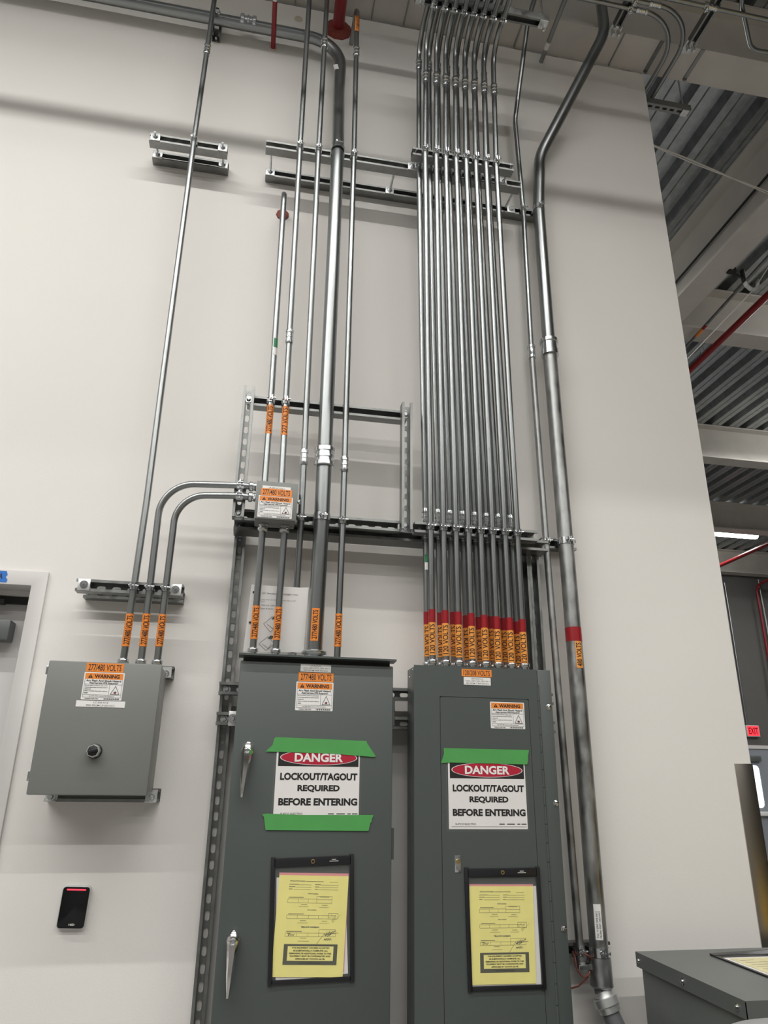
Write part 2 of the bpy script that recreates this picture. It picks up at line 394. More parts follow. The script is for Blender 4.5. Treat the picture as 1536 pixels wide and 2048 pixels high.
def nut(mb, o, ax, r=.0095, t=.008): return mb.lathe(o, ax, [(0, r), (t, r)], 6)
def washer_set(parent, x, z, d, bolt=.012, plate=.0195, rod=None, up=False):
    """square washer, nut and bolt end on a channel face at distance d; rod = distance of the back end of a threaded rod"""
    w_ = obj('square_washer', MB().dbox(x-plate, x+plate, d, d+.005, z-plate, z+plate), M['washer'], parent, bevel=.0008)
    mb = MB().lathe((x, -d-.005, z), -Y_, [(0, .0135), (.0018, .0135)], 20); nut(mb, (x, -d-.0068, z), -Y_)
    obj('hex_nut', mb, M['zinc'], parent)
    d0 = d-.004 if rod is None else rod
    mb = MB(); pr = []
    L = d+.007+bolt-d0
    k = max(6, int(L/.0024)); pr = [(L*i/k, .0049 if i % 2 else .0042) for i in range(k+1)]
    mb.lathe((x, -d0, z), -Y_, pr, 10); obj('threaded_rod', mb, M['zinc'], parent)
def hexbolt(parent, x, z, d, r=.012, wr=.017, m='zinc'):
    mb = MB().lathe((x, -d, z), -Y_, [(0, wr), (.0022, wr)], 20); mb.lathe((x, -d-.0022, z), -Y_, [(0, r*.92), (.006, r*.92), (.0085, r*.7)], 6)
    return obj('hex_bolt', mb, M[m], parent)
def channel(label, A, B, n, holes=None, group=None, extra=None, name='strut_channel'):
    A, B = V(A), V(B); t = thing(name, (A+B)/2, label, 'strut channel', group)
    mb = strut_mb(MB(), A, B, n, holes)
    if extra: strut_mb(mb, *extra)
    obj('channel', mb, M['strut'], t); return t
FR = (0, -1, 0)
# upper left pair
zc = 4.1755
channel('short steel channel fixed flat on the wall, upper left pair, rear one', (-.601, -.0003, zc), (-.271, -.0003, zc), FR)
a = WL and [o for o in COL.objects if o.name.startswith('strut_channel')][-1]
for x in (-.578, -.293): washer_set(a, x, zc, .0413, bolt=.0)
t = channel('short steel channel standing off on threaded rods, upper left pair, front one', (-.604, -.094, zc), (-.274, -.094, zc), FR, 'slot')
for x in (-.578, -.293): washer_set(t, x, zc, .1355, bolt=.022, rod=.05)
# upper middle pair and front-most piece
t = channel('long steel channel fixed flat on the wall under the upper conduits', (-.104, -.0003, zc), (1.212, -.0003, zc), FR)
for x in (-.083, .472, 1.07): washer_set(t, x, zc, .0413, bolt=.0)
t = channel('long steel channel on rods carrying the upper conduits, behind the bank', (-.107, -.157, zc), (1.063, -.157, zc), FR, 'slot')
for x in (-.083, .472, 1.07-.03): obj('threaded_rod', MB().cyl((x, -.05, zc), (x, -.165, zc), .005, 10), M['zinc'], t)
for x in (.545, .972): washer_set(t, x, zc, .1985, bolt=.0)
t = channel('front-most upper channel strapping the front row of the conduit bank', (.528, -.246, zc), (.993, -.246, zc), FR, 'slot')
for x in (.545, .975):
    obj('threaded_rod', MB().cyl((x, -.205, zc), (x, -.30, zc), .005, 10), M['zinc'], t)
    mb = MB(); nut(mb, (x, -.2545, zc), -Y_, .009, .008); obj('hex_nut', mb, M['zinc'], t)
# lower left pair above the left box
zc = 2.185
t = channel('steel channel on the wall above the left box, rear one', (-.588, -.0003, zc), (-.252, -.0003, zc), FR, 'slot')
t = channel('steel channel with square washers at both ends above the left box', (-.594, -.100, zc), (-.246, -.100, zc), FR, 'slot')
for x in (-.567, -.271): washer_set(t, x, zc, .1415, bolt=.022, rod=.04)
# panel frame
t = channel('tall slotted upright channel left of the middle panel', (-.0735, -.0003, .0), (-.0735, -.0003, 2.455), FR, 'alt')
for z in (2.43,): hexbolt(t, -.0735, z, .004, .009, .012)
t = channel('slotted upright channel behind the conduit bank, right edge of the frame', (1.076, -.0003, .0), (1.076, -.0003, 2.46), FR, 'alt')
t = channel('plain upright channel beside the right edge of the frame', (1.034, -.0003, .0), (1.034, -.0003, 2.46), FR)
t = channel('double cross channel along the top of the panel frame', (-.098, -.082, 2.447), (1.105, -.082, 2.447), FR, 'slot', extra=((-.098, -.0816, 2.447), (1.105, -.0816, 2.447), (0, 1, 0)))
for x in (-.0735,): hexbolt(t, x, 2.447, .0865, .009, .014)
t = channel('cross channel strapping the three conduits above the middle panel', (-.09, -.1240, 2.468), (.505, -.1240, 2.468), FR, 'slot')
t = channel('upper cross channel between the two slotted uprights', (-.088, -.1240, 2.930), (.53, -.1240, 2.930), FR)
for x, lab in ((-.0835, 'short slotted upright at the left of the upper frame'), (.524, 'short slotted upright at the right of the upper frame')):
    t = channel(lab, (x, -.1655, 2.445), (x, -.1655, 2.968), FR, 'slot')
    for z in (2.930, 2.468): hexbolt(t, x, z, .1685, .009, .014)
t = channel('front-most lower channel strapping the front row of the conduit bank', (.556, -.148, 2.462), (1.036, -.148, 2.462), FR, 'slot')
for x in (.58, 1.01): hexbolt(t, x, 2.462, .151, .009, .0135)
for zc, lab in ((1.871, 'upper horizontal channel behind both panels'), (1.772, 'lower horizontal channel behind both panels, second from top'), (.72, 'horizontal channel behind both panels near their bottom')):
    t = channel(lab, (-.099, -.0416, zc), (1.10, -.0416, zc), FR, 'slot')
    for x in (-.0735,): hexbolt(t, x, zc, .0445, .0095, .013)
    if abs(zc-1.772) < .01:
        obj('mounting_lug', MB().dbox(-.058, -.030, .0832, .0872, zc-.024, zc+.024), M['washer'], t, bevel=.001)
        hexbolt(t, -.045, zc, .0875, .0095, .0145)
t = channel('short wall channel holding the two right hand pipes near the ceiling side frame', (1.112, -.0003, 2.487), (1.262, -.0003, 2.487), FR)
t = channel('short wall channel holding the two right hand pipes low on the wall', (1.07, -.0003, 1.065), (1.262, -.0003, 1.065), FR)
# channel behind the left box
for zc, lab, x0 in ((1.530, 'steel channel behind the bottom of the left box', -.603), (1.921, 'steel channel behind the top of the left box', -.603)):
    t = channel(lab, (x0, -.0003, zc), (-.257, -.0003, zc), FR)
    for x in (-.583, -.281):
        obj('angle_bracket', MB().dbox(x-.018, x+.018, .0416, .0446, zc-.020, zc+.018).dbox(x-.018, x+.018, .0416, .068, zc-.020, zc-.017), M['washer'], t)
        hexbolt(t, x, zc-.006, .0448, .008, .012)

# ------------------------------------------------------------------ conduit
def fillet(pts, R):
    pts = [V(q) for q in pts]; out = [pts[0]]
    for i in range(1, len(pts)-1):
        a, b, c = pts[i-1], pts[i], pts[i+1]; d0 = (a-b).normalized(); d1 = (c-b).normalized()
        ang = PI-d0.angle(d1)
        if ang < .02: out.append(b); continue
        r = R[i] if isinstance(R, dict) else R
        tl = min(r*math.tan(ang/2), .49*(a-b).length, .49*(c-b).length); r = tl/math.tan(ang/2)
        bis = (d0+d1).normalized(); cen = b+bis*(r/math.cos(ang/2))
        s0 = b+d0*tl-cen; ax = s0.cross(b+d1*tl-cen).normalized(); n = max(3, int(ang/.1))
        for k in range(n+1): out.append(cen+Matrix.Rotation(ang*k/n, 3, ax) @ s0)
    out.append(pts[-1]); return out
def at(pts, z):
    best = None
    for a, b in zip(pts, pts[1:]):
        lo, hi = sorted((a.z, b.z))
        if lo-1e-6 <= z <= hi+1e-6 and hi-lo > 1e-5:
            return a+(b-a)*((z-a.z)/(b.z-a.z)), (b-a).normalized()*(1 if b.z > a.z else -1)
    a, b = pts[0], pts[1]
    return a+(b-a)*((z-a.z)/(b.z-a.z)), (b-a).normalized()*(1 if b.z > a.z else -1)
def coupling(parent, o, ax, r, scr=False):
    L = .052+r*.9
    if scr:
        prof = [(-L/2, r*1.02), (-L/2, r*1.3), (-L*.2, r*1.3), (-L*.17, r*1.22), (L*.3, r*1.22), (L*.3, r*1.36), (L*.5, r*1.36), (L*.5, r*1.02)]
    else:
        prof = [(-L/2, r*1.02), (-L/2, r*1.28), (-L*.46, r*1.36), (-L*.27, r*1.36), (-L*.23, r*1.14), (-L*.09, r*1.14), (-L*.06, r*1.3), (L*.06, r*1.3),
                (L*.09, r*1.14), (L*.23, r*1.14), (L*.27, r*1.36), (L*.46, r*1.36), (L/2, r*1.28), (L/2, r*1.02)]
    return obj('coupling', MB().lathe(o, ax, prof, 18), M['zinc'], parent)
def connector(parent, o, ax, r):                      # o on the box face, ax away from the box
    prof = [(0, r*1.02), (0, r*1.36), (.004, r*1.40), (.006, r*1.22), (.010, r*1.22), (.0115, r*1.50), (.014, r*1.55), (.019+r*.15, r*1.55), (.0215+r*.15, r*1.46), (.023+r*.15, r*1.2), (.025+r*.15, r*1.02)]
    return obj('connector', MB().lathe(o, ax, prof, 14), M['zinc'], parent)
def strap(parent, o, ax, r, out=None, m='zinc'):
    o, ax = V(o), V(ax).normalized(); out = V((0, -1, 0)) if out is None else V(out)
    out = (out-ax*out.dot(ax)).normalized(); sd = out.cross(ax)
    w_ = .011+r*.08
    mb = MB().lathe(o-ax*w_, ax, [(0, r+.0003), (0, r+.0032), (2*w_, r+.0032), (2*w_, r+.0003)], 20, False)
    for k in (-1, 1): mb.obox(o+out*(r+.008)+sd*(k*.0045), (sd, out, ax), (.0015, .009, w_*.8))
    mb.cyl(o+out*(r+.010)-sd*.017, o+out*(r+.010)+sd*.015, .0033, 10); nut(mb, o+out*(r+.010)+sd*.006, sd, .0062, .006)
    for k in (-1, 1): mb.obox(o-out*(r*.55+.002)+sd*(k*(r+.0016)), (sd, out, ax), (.0016, r*.45+.004, w_*.9))
    return obj('strap', mb, M[m], parent)
def facing(c): return math.atan2(EYE.y-c.y, EYE.x-c.x)
def sleeve(parent, name, pts, r, z0, z1, m, arc=2*PI, phi=0.0):
    mb = MB(); n = 24; base = 0; rows_ = 6
    full = arc > 6.2
    for i in range(rows_+1):
        z = z0+(z1-z0)*i/rows_; c, _ = at(pts, z); ph = facing(c)+phi
        for k in range(n if full else n+1):
            th = ph-arc/2+arc*k/n; mb.v.append(V((c.x+r*math.cos(th), c.y+r*math.sin(th), z)))
    q = n if full else n+1
    for i in range(rows_):
        for k in range(n):
            k2 = (k+1) % q; mb.f.append([i*q+k, i*q+k2, (i+1)*q+k2, (i+1)*q+k])
    return obj(name, mb, m, parent)
def vlabel(parent, pts, r, text, z0, z1, m, arc=2*PI, phi=0.0, lh=None):
    s = sleeve(parent, 'voltage_label', pts, r+.0009, z0, z1, m, arc, phi)
    c0, _ = at(pts, (z0+z1)/2); mb = MB(); mg = (z1-z0)*.06
    wrap(mb, text, lambda z: at(pts, z)[0], r+.0015, z0+mg, z1-mg, facing(c0)+phi, lh or r*1.7, .010)
    obj('lettering', mb, M['ink'], s)
def conduit(label, pts, r, R=.12, m='galv', cat='conduit', group=None, name='conduit'):
    pts = [V(q) for q in pts]
    t = thing(name, pts[0], label, cat, group)
    obj('tube', MB().tube(fillet(pts, R), r, 20), M[m], t)
    return t, pts
def trim(t, pts, r, coup=(), straps=(), conn=None, scr=False):
    for z in coup: o, ax = at(pts, z); coupling(t, o, ax, r, scr)
    for z in straps: o, ax = at(pts, z); strap(t, o, ax, r)
    if conn is not None: o, ax = at(pts, conn); connector(t, o, ax, r)
R34 = .0117
ZB = 1.922                                             # top of the left box
pts = [(-.409, -.140, ZB), (-.404, -.162, 2.185), (-.402, -.160, 2.5), (-.415, -.153, 4.175), (-.412, -.153, 5.24), (-.412, -.9, 5.26)]
t, p = conduit('tall leftmost conduit rising from the left box past the upper left channels', pts, R34, .1)
trim(t, p, R34, [4.727], [2.185, 4.175], ZB); vlabel(t, p, R34, '277/480 VOLTS', P(251,1293,.15).z, P(260,1229,.15).z, M['orange'], 3.4, .1)
pts = [(-.353, -.140, ZB), (-.353, -.162, 2.185), (-.355, -.180, 2.556), (-.10, -.2185, 2.556), (-.030, -.2185, 2.556)]
t, p = conduit('second conduit from the left box, bending right into the small junction box, outer bend', pts, R34, .115)
trim(t, p, R34, [], [2.185], ZB); vlabel(t, p, R34, '277/480 VOLTS', P(284,1293,.15).z, P(294,1229,.15).z, M['orange'], 3.4, .1)
connector(t, (-.028, -.2185, 2.556), -X_, R34); strap(t, (-.0835, -.2185, 2.556), X_, R34)
pts = [(-.302, -.140, ZB), (-.301, -.162, 2.185), (-.299, -.180, 2.516), (-.10, -.2185, 2.516), (-.030, -.2185, 2.516)]
t, p = conduit('third conduit from the left box, bending right into the junction box, inner bend', pts, R34, .115)
trim(t, p, R34, [], [2.185], ZB); vlabel(t, p, R34, '277/480 VOLTS', P(316,1293,.15).z, P(326,1230,.15).z, M['orange'], 3.4, .1)
connector(t, (-.028, -.2185, 2.516), -X_, R34); strap(t, (-.0835, -.2185, 2.516), X_, R34)
# conduits above the junction box
JT = 2.562
pts = [(.000, -.195, JT), (.000, -.1785, 2.93), (-.013, -.178, 3.980), (-.013, .01, 3.980)]
t, p = conduit('conduit from the junction box that bends into the wall at a red firestop ring', pts, R34, .09)
trim(t, p, R34, [], [2.930]); vlabel(t, p, R34, '277/480 VOLTS', 2.783, 2.905, M['orange'], 3.6)
mb = MB().lathe((-.013, 0, 3.980), -Y_, [(0, .030), (.006, .028), (.010, .013)], 9); obj('firestop_seal', mb, M['firestop'], t)
sleeve(t, 'sticker', p, R34+.0006, 3.16, 3.20, M['sticker'], 1.6, .4); sleeve(t, 'paper_sticker', p, R34+.0006, 3.125, 3.158, M['white'], 1.6, .4)
pts = [(.060, -.195, JT), (.056, -.1785, 2.93), (.040, -.210, 4.175), (.033, -.214, 5.24), (.033, -.9, 5.26)]
t, p = conduit('conduit from the right of the junction box top rising straight out of view', pts, R34, .1)
trim(t, p, R34, [3.215], [2.930, 4.175]); vlabel(t, p, R34, '277 VOLTS', 2.783, 2.905, M['orange'], 3.6)
for x0, x1, lab in ((.004, .006, 'left conduit between the junction box and the middle panel'), (.080, .082, 'right conduit between the junction box and the middle panel')):
    pts = [(x0, -.160, 1.966), (x1, -.200, 2.425)]
    t, p = conduit(lab, pts, R34); trim(t, p, R34, [], [], 1.972)
    o, ax = at(p, 2.425); connector(t, o, -ax, R34)
    vlabel(t, p, R34, '277/480 VOLTS', P(512,1279,.165).z, P(515,1214,.165).z, M['orange'], 3.6, .1)
# three conduits strapped above the middle panel
pts = [(.141, -.100, 1.966), (.139, -.1770, 2.468), (.121, -.2105, 4.175), (.118, -.214, 5.24), (.118, -.9, 5.26)]
t, p = conduit('thin conduit just left of the thick middle conduit', pts, R34, .1)
trim(t, p, R34, [P(609,916,.18).z, P(649,88,.21).z], [2.468, 4.175], 1.972)
R2 = .0279
pts = [(-3.2, -.072, 5.062), (.214, -.072, 5.045), (.208, -.085, 4.70), (.204, -.2270, 4.175), (.212, -.1935, 2.468), (.211, -.150, 1.966)]
t, p = conduit('thick conduit coming in level from the left and bending down to the middle panel', pts, R2, {1: .30, 2: .5, 3: .6, 4: .5})
trim(t, p[2:], R2, [P(649,917,.19).z], [2.468, 4.175], 1.972)
coupling(t, (P(497,46,.072).x, -.072, 5.0605), X_, R2)
vlabel(t, p[2:], R2, '277/480 VOLTS', P(633,1287,.13).z, P(635,1224,.13).z, M['orange'], .95, -.1, .018)
s_ = obj('wall_bracket', strut_mb(MB(), (-.402, -.0003, 4.985), (-.402, -.0003, 5.10), FR), M['strut'], t)
strap(t, (-.402, -.072, 5.0605), X_, R2)
hexbolt(t, -.402, 5.005, .0045, .008, .011)
sleeve(t, 'sticker', [V((.19, -.085, 4.85)), V((.203, -.085, 4.80))], R2+.001, 4.81, 4.84, M['white'], .8, -.3)
pts = [(.291, -.150, 1.966), (.290, -.1770, 2.468), (.278, -.2105, 4.175), (.268, -.205, 5.150), (.267, .01, 5.150)]
t, p = conduit('thin conduit right of the thick one, bending into the wall under the ceiling beam', pts, R34, .07)
trim(t, p, R34, [P(690,930,.18).z, P(711,105,.205).z], [2.468, 4.175])
vlabel(t, p, R34, '277/480 VOLTS', P(677,1294,.155).z, P(679,1229,.155).z, M['orange'], 3.6)
vlabel(t, p, R34, '277/480 VOLTS', P(712,66,.205).z, P(713,36,.205).z, M['orange'], 2.6, .5)
# the bank of sixteen
ORD = ['first', 'second', 'third', 'fourth', 'fifth', 'sixth', 'seventh', 'eighth']
ZP = 1.957
fx0 = [P(x, 1237, .175).x for x in (862.9, 889.4, 915.4, 941.2, 966.9, 991.6, 1017.3, 1042.6)]
fx1 = [P(x, 436, .285).x for x in (852.4, 875.1, 895.4, 916.5, 937.1, 957.1, 978.2, 999.1)]
bx0 = [P(x, 1240, .105).x for x in (852.6, 879, 904.4, 930.1, 955.5, 980, 1005, 1030)]
REDZ = [1221, 1221.5, 1223, 1224.5, 1226.5, 1228, 1229, 1231]
REDB = [1227, 1227, 1224.5, 1230, 1232, 1229, 1231, 1237]
for i in range(8):
    xa, xb = fx0[i]-.0, fx1[i]
    slope = (xb-xa)/(3.85-2.13)
    xt = fx1[i]+.002
    pts = [(xa-slope*.17, -.172, ZP), (xa+slope*.34, -.2020, 2.462), (xb+slope*.3, -.2995, 4.175), (xt, -.312, 4.875), (xt, -1.7, 4.875)]
    t, p = conduit('%s conduit from left in the front row of the sixteen above the right panel' % ORD[i], pts, R34, .125, group='front row conduits of the bank')
    trim(t, p, R34, [4.607], [2.462, 4.175], ZP)
    strap(t, (xt, -.46, 4.875), Y_, R34, (0, 0, -1))
    zr = P(880, REDZ[i], .18).z; sleeve(t, 'red_tape', p, R34+.0008, zr-.0455, zr, M['redtape'])
    vlabel(t, p, R34, '120 VOLTS', zr-.1600, zr-.0460, M['amber'])
    xa = bx0[i]; xb = fx1[i]-.006
    slope = (xb-xa)/(3.85-2.13)
    pts = [(xa-slope*.17, -.105, ZP), (xa+slope*.34, -.1355, 2.447), (xb+slope*.3, -.2105, 4.175), (xb+slope*.3, -.222, 4.945), (xb+slope*.3, -1.7, 4.945)]
    t, p = conduit('%s conduit from left in the rear row of the sixteen above the right panel' % ORD[i], pts, R34, .12, group='rear row conduits of the bank')
    trim(t, p, R34, [2.522, 4.792], [2.447, 4.175], ZP)
    zr = P(880, REDB[i], .11).z; sleeve(t, 'red_tape', p, R34+.0008, zr-.0455, zr, M['redtape'])
    vlabel(t, p, R34, '120 VOLTS', zr-.1600, zr-.0460, M['amber'])
    if i == 0:
        sleeve(t, 'sticker', p, R34+.0006, 2.345, 2.372, M['sticker'], 1.4, .3); sleeve(t, 'paper_sticker', p, R34+.0006, 2.315, 2.343, M['white'], 1.4, .3)
t = channel('overhead channel strapping the conduit bank where it turns below the beam', (.50, -.46, 4.9295), (1.135, -.46, 4.9295), (0, 0, -1))
for x in (.525, 1.11):
    obj('square_washer', MB().box(x-.02, x+.02, -.48, -.44, 4.883, 4.888), M['washer'], t)
    mb = MB(); nut(mb, (x, -.46, 4.875), Z_, .010, .008); obj('hex_nut', mb, M['zinc'], t)
    obj('threaded_rod', MB().cyl((x, -.46, 4.845), (x, -.46, Z_DECK), .005, 10), M['zinc'], t)
# the two right hand pipes
RS, RB = .01335, .0302
a0, a1 = P(1055, 44, .23), P(1031, 221, .12)
pts = [(1.148, -.055, 1.045), (1.146, -.055, 1.08), (1.126, -.055, 2.487), (1.120, -.055, 3.36), (1.127, -.055, 4.175), (P(1032,235,.1).x, -.085, P(1032,235,.1).z), (a0.x, -.235, a0.z), (a0.x+.02, -.30, 5.33)]
t, p = conduit('thin galvanized pipe left of the heavy pipe at the right of the panels', pts[:4], RS, .3, 'rigid')
trim(t, p, RS, [], [1.065, 2.487]); coupling(t, (1.120, -.055, 3.37), Z_, RS, True)
obj('upper_tube', MB().tube(fillet(pts[3:], .25), R34, 20), M['galv'], t)
o, ax = at([V(q) for q in pts[3:]], 4.175); strap(t, o, ax, R34)
mb = MB().lathe((1.148, -.055, 1.052), -Z_, [(0, RS*1.5), (.012, RS*1.5), (.012, RS*1.2), (.03, RS*1.2)], 16); obj('end_bushing', mb, M['rigid'], t)
gc = obj('ground_clamp', MB().obox((1.150, -.060, 1.022), (X_, Y_, Z_), (.022, .020, .008)).cyl((1.165, -.060, 1.024), (1.19, -.075, 1.030), .004), M['zinc'], t, bevel=.002)
mb = MB()
pA = [(1.128, -.035, 1.058), (1.118, -.075, 1.052), (1.116, -.085, 1.022), (1.135, -.085, .995), (1.16, -.08, 1.0), (1.172, -.07, 1.02), (1.155, -.075, .99), (1.125, -.07, .968), (1.09, -.05, .955), (1.04, -.03, .95)]
mb.tube(fillet(pA, .02), .0028, 8)
mb.tube(fillet([(1.128, -.035, 1.058), (1.15, -.09, 1.062), (1.170, -.085, 1.05), (1.176, -.07, 1.03), (1.172, -.066, 1.02)], .02), .0028, 8)
tag(obj('ground_wire', mb, M['copper']), 'loop of red brown wire at the foot of the thin galvanized pipe', 'wire')
b0, b1 = P(1205, 62, .235), P(1204, 84, .225)
pts = [(1.206, -.072, 1.03), (1.206, -.072, 1.5), (1.204, -.072, 2.2), (1.198, -.072, 3.38), (1.200, -.072, 4.175), (P(1077,312,.075).x+.004, -.078, P(1077,312,.08).z), (P(1207,66,.235).x+.006, -.236, P(1207,66,.235).z), (P(1205,30,.235).x, -.240, 5.56)]
t, p = conduit('heavy galvanized pipe with a red band at the right of the panels', pts[:4], RB, .5, 'rigid')
trim(t, p, RB, [], [1.065, 2.487]); coupling(t, (1.198, -.072, 3.39), Z_, RB, True)
obj('upper_tube', MB().tube(fillet(pts[3:], .28), R2, 24), M['galv'], t)
o, ax = at([V(q) for q in pts[3:]], 4.175); strap(t, o, ax, R2)
zr = P(1146, 1253, .1).z; sleeve(t, 'red_tape', p, RB+.0008, P(1146, 1281, .1).z, zr, M['redtape'])
vlabel(t, p, RB, '480 VOLTS', P(1160, 1336, .1).z, P(1152, 1282, .1).z, M['amber'], .85, .52, .021)
s_ = sleeve(t, 'routing_label', p, RB+.0008, P(1204, 1880, .1).z, P(1204, 1808, .1).z, M['white'], .8, .15)
mb = MB(); c0, _ = at(p, 1.15); z0, z1 = P(1204, 1876, .1).z, P(1204, 1812, .1).z
wrap(mb, 'TO: T-ERP-503-N12', lambda z: at(p, z)[0], RB+.0015, z0, z1-.015, facing(c0)+.03, .006, .0)
wrap(mb, 'FROM: PDP1-503-N12', lambda z: at(p, z)[0], RB+.0015, z0, z1-.015, facing(c0)+.32, .006, .0)
obj('lettering', mb, M['ink'], s_)
mb = MB().lathe((1.206, -.072, 1.045), -Z_, [(-.004, RB*1.02), (-.004, RB*1.16), (.006, RB*1.2), (.070, RB*1.2), (.076, RB*1.24), (.082, RB*1.1)], 24)
obj('coupling', mb, M['rigid'], t)
# flexible tail
pts = [(1.207, -.072, .968), (1.210, -.076, .935), (1.222, -.085, .895), (1.243, -.11, .83), (1.256, -.15, .70), (1.258, -.17, .55), (1.258, -.17, .40)]
t = thing('flexible_conduit', (1.25, -.1, .4), 'grey flexible conduit hanging from the foot of the heavy pipe', 'conduit')
obj('jacket', MB().tube(fillet(pts, .1), .028, 20), M['flex'], t)
dr = (V(pts[2])-V(pts[1])).normalized()
obj('connector_body', MB().lathe(V(pts[0])+V((0, 0, .008)), V((.12, -.12, -1)), [(0, .027), (.012, .026), (.034, .031), (.04, .034)], 20), M['washer'], t)
obj('connector_nut', MB().lathe(V(pts[1])+V((.000, 0, .004)), dr, [(0, .030), (.002, .041), (.024, .041), (.028, .036), (.044, .034), (.046, .029)], 12), M['washer'], t)

# ------------------------------------------------------------------ overhead pipes and hangers
def pipe(label, pts, r, m, R=.12, cat='pipe', name='pipe'):
    pts = [V(q) for q in pts]; t = thing(name, pts[0], label, cat); obj('tube', MB().tube(fillet(pts, R), r, 16), M[m], t); return t
q = P(546, 97, 0)
t = pipe('thin red conduit poking out of the wall above the level thick conduit', [(q.x, .01, q.z), (q.x, -.26, q.z)], .0117, 'red', name='red_conduit', cat='conduit')
coupling(t, (q.x, -.275, q.z), Y_, .0117); obj('grey_tube', MB().tube([V((q.x, -.28, q.z)), V((q.x, -1.0, q.z))], .0117, 16), M['galv'], t)
obj('wall_seal', MB().lathe((q.x, 0, q.z), -Y_, [(0, .020), (.004, .018), (.006, .012)], 12), M['patch'], t)
q = P(676, 60, 0)
t = pipe('red sprinkler pipe coming out of the wall through a red sealed collar', [(q.x, .01, q.z), (q.x-.012, -.5, q.z), (q.x-.012, -.92, q.z)], .030, 'red', name='sprinkler_pipe')
obj('firestop_collar', MB().lathe((q.x, 0, q.z), -Y_, [(0, .073), (.006, .072), (.012, .06), (.022, .036)], 11), M['firestop'], t)
q = P(1082, 124, 0)
t = pipe('thin grey conduit running out of the wall top toward the viewer right of the bank', [(q.x, .01, q.z), (q.x-.01, -.3, q.z), (q.x-.02, -1.4, q.z)], .0117, 'galv', name='conduit', cat='conduit')
obj('white_sleeve', MB().cyl((q.x-.003, -.075, q.z), (q.x-.0045, -.115, q.z), .0128), M['white'], t)
t = pipe('red pipe crossing overhead behind the bank hanger', [(.95, -.9, 5.22), (1.10, -.55, 5.16), (1.22, -.50, 5.16), (1.6, -.8, 5.2)], .02, 'red', .15, name='sprinkler_pipe')
q = P(597, 38, 0)
tag(obj('wall_plug', MB().lathe((q.x, 0, q.z), -Y_, [(0, .022), (.002, .021), (.003, .014), (.0012, .013)], 12), M['patch']), 'small beige filled hole high on the wall above the thick bend', 'wall plug')
# two conduits along the beam that turn over the wall end
for k, (yo, xo, lab) in enumerate(((-.352, 1.975, 'inner overhead conduit that turns over the right end of the wall'), (-.394, 2.035, 'outer overhead conduit that turns over the right end of the wall'))):
    t = pipe(lab, [(.4, yo, 5.305), (xo, yo, 5.305), (xo, .25, 5.305), (xo, 1.4, 5.34)], .0117, 'galv', .24, name='conduit', cat='conduit')
    coupling(t, (1.72+.05*k, yo, 5.305), X_, .0117); strap(t, (1.655, yo, 5.305), X_, .0117, (0, 0, -1))
t = pipe('straight overhead conduit along the beam at the upper right', [(.4, -.436, 5.305), (3.4, -.436, 5.305)], .0117, 'galv', name='conduit', cat='conduit')
coupling(t, (2.06, -.436, 5.305), X_, .0117); strap(t, (2.03, -.436, 5.305), X_, .0117, (0, 0, -1))
t = pipe('slanting overhead conduit at the far upper right corner', [(2.12, -.62, 5.33), (2.22, -.46, 5.33), (2.42, -.26, 5.33), (3.0, -.28, 5.33)], .0117, 'galv', .12, name='conduit', cat='conduit')
for x, y1, lab in ((1.648, -.235, 'short ceiling channel clamped to the beam, left one'), (2.085, -.215, 'short ceiling channel clamped to the beam, right one')):
    t = channel(lab, (x, y1, 5.3585), (x, -1.1, 5.3585), (0, 0, -1))
    obj('beam_clamp', MB().box(x-.03, x+.03, -.235, -.165, 5.335, 5.368).box(x-.022, x-.010, -.225, -.205, 5.29, 5.335).box(x+.010, x+.022, -.225, -.205, 5.29, 5.335).box(x-.032, x+.032, -.24, -.19, 5.33, 5.336), M['washer'], t, bevel=.002)
t = channel('slotted trapeze channel hanging past the upper right corner of the wall', (1.955, .105, 5.250), (2.275, .105, 5.250), (0, 0, 1), 'slot')
obj('threaded_rod', MB().cyl((2.24, .105, 5.238), (2.24, .105, Z_DECK), .005), M['zinc'], t)
obj('square_washer', MB().box(2.22, 2.26, .085, .125, 5.242, 5.248), M['washer'], t)
for yo, zo, lab in ((-1.50, 5.20, 'thin unseen conduit added overhead to cast a shadow band, farther from the wall'), (-1.10, 5.29, 'thin unseen conduit added overhead to cast a shadow band, nearer the wall')):
    pipe(lab, [(-5.9, yo, zo), (3.1, yo, zo)], .0117, 'galv', name='conduit', cat='conduit')  # unseen conduits added to throw shadow bands on the upper wall
dt = thing('shade_duct', (3.4, -2.9, 4.92), 'wide galvanized duct added overhead out of view to shade the upper right wall', 'duct')  # unseen duct added to block lamp light from the upper right wall
obj('duct_run', MB().box(.75, 6.2, -3.25, -2.45, 4.92, 5.30), M['deck'], dt, bevel=.01)
for k in range(5): obj('duct_flange', MB().box(.76+1.3*k, .80+1.3*k, -3.28, -2.42, 4.89, 5.33), M['strut'], dt)
for k in (1.5, 3.4, 5.4): obj('hanger', MB().box(k, k+.02, -3.30, -3.28, 4.885, Z_DECK).box(k, k+.02, -3.30, -2.40, 4.882, 4.888).box(k, k+.02, -2.42, -2.40, 4.885, Z_DECK), M['strut'], dt)
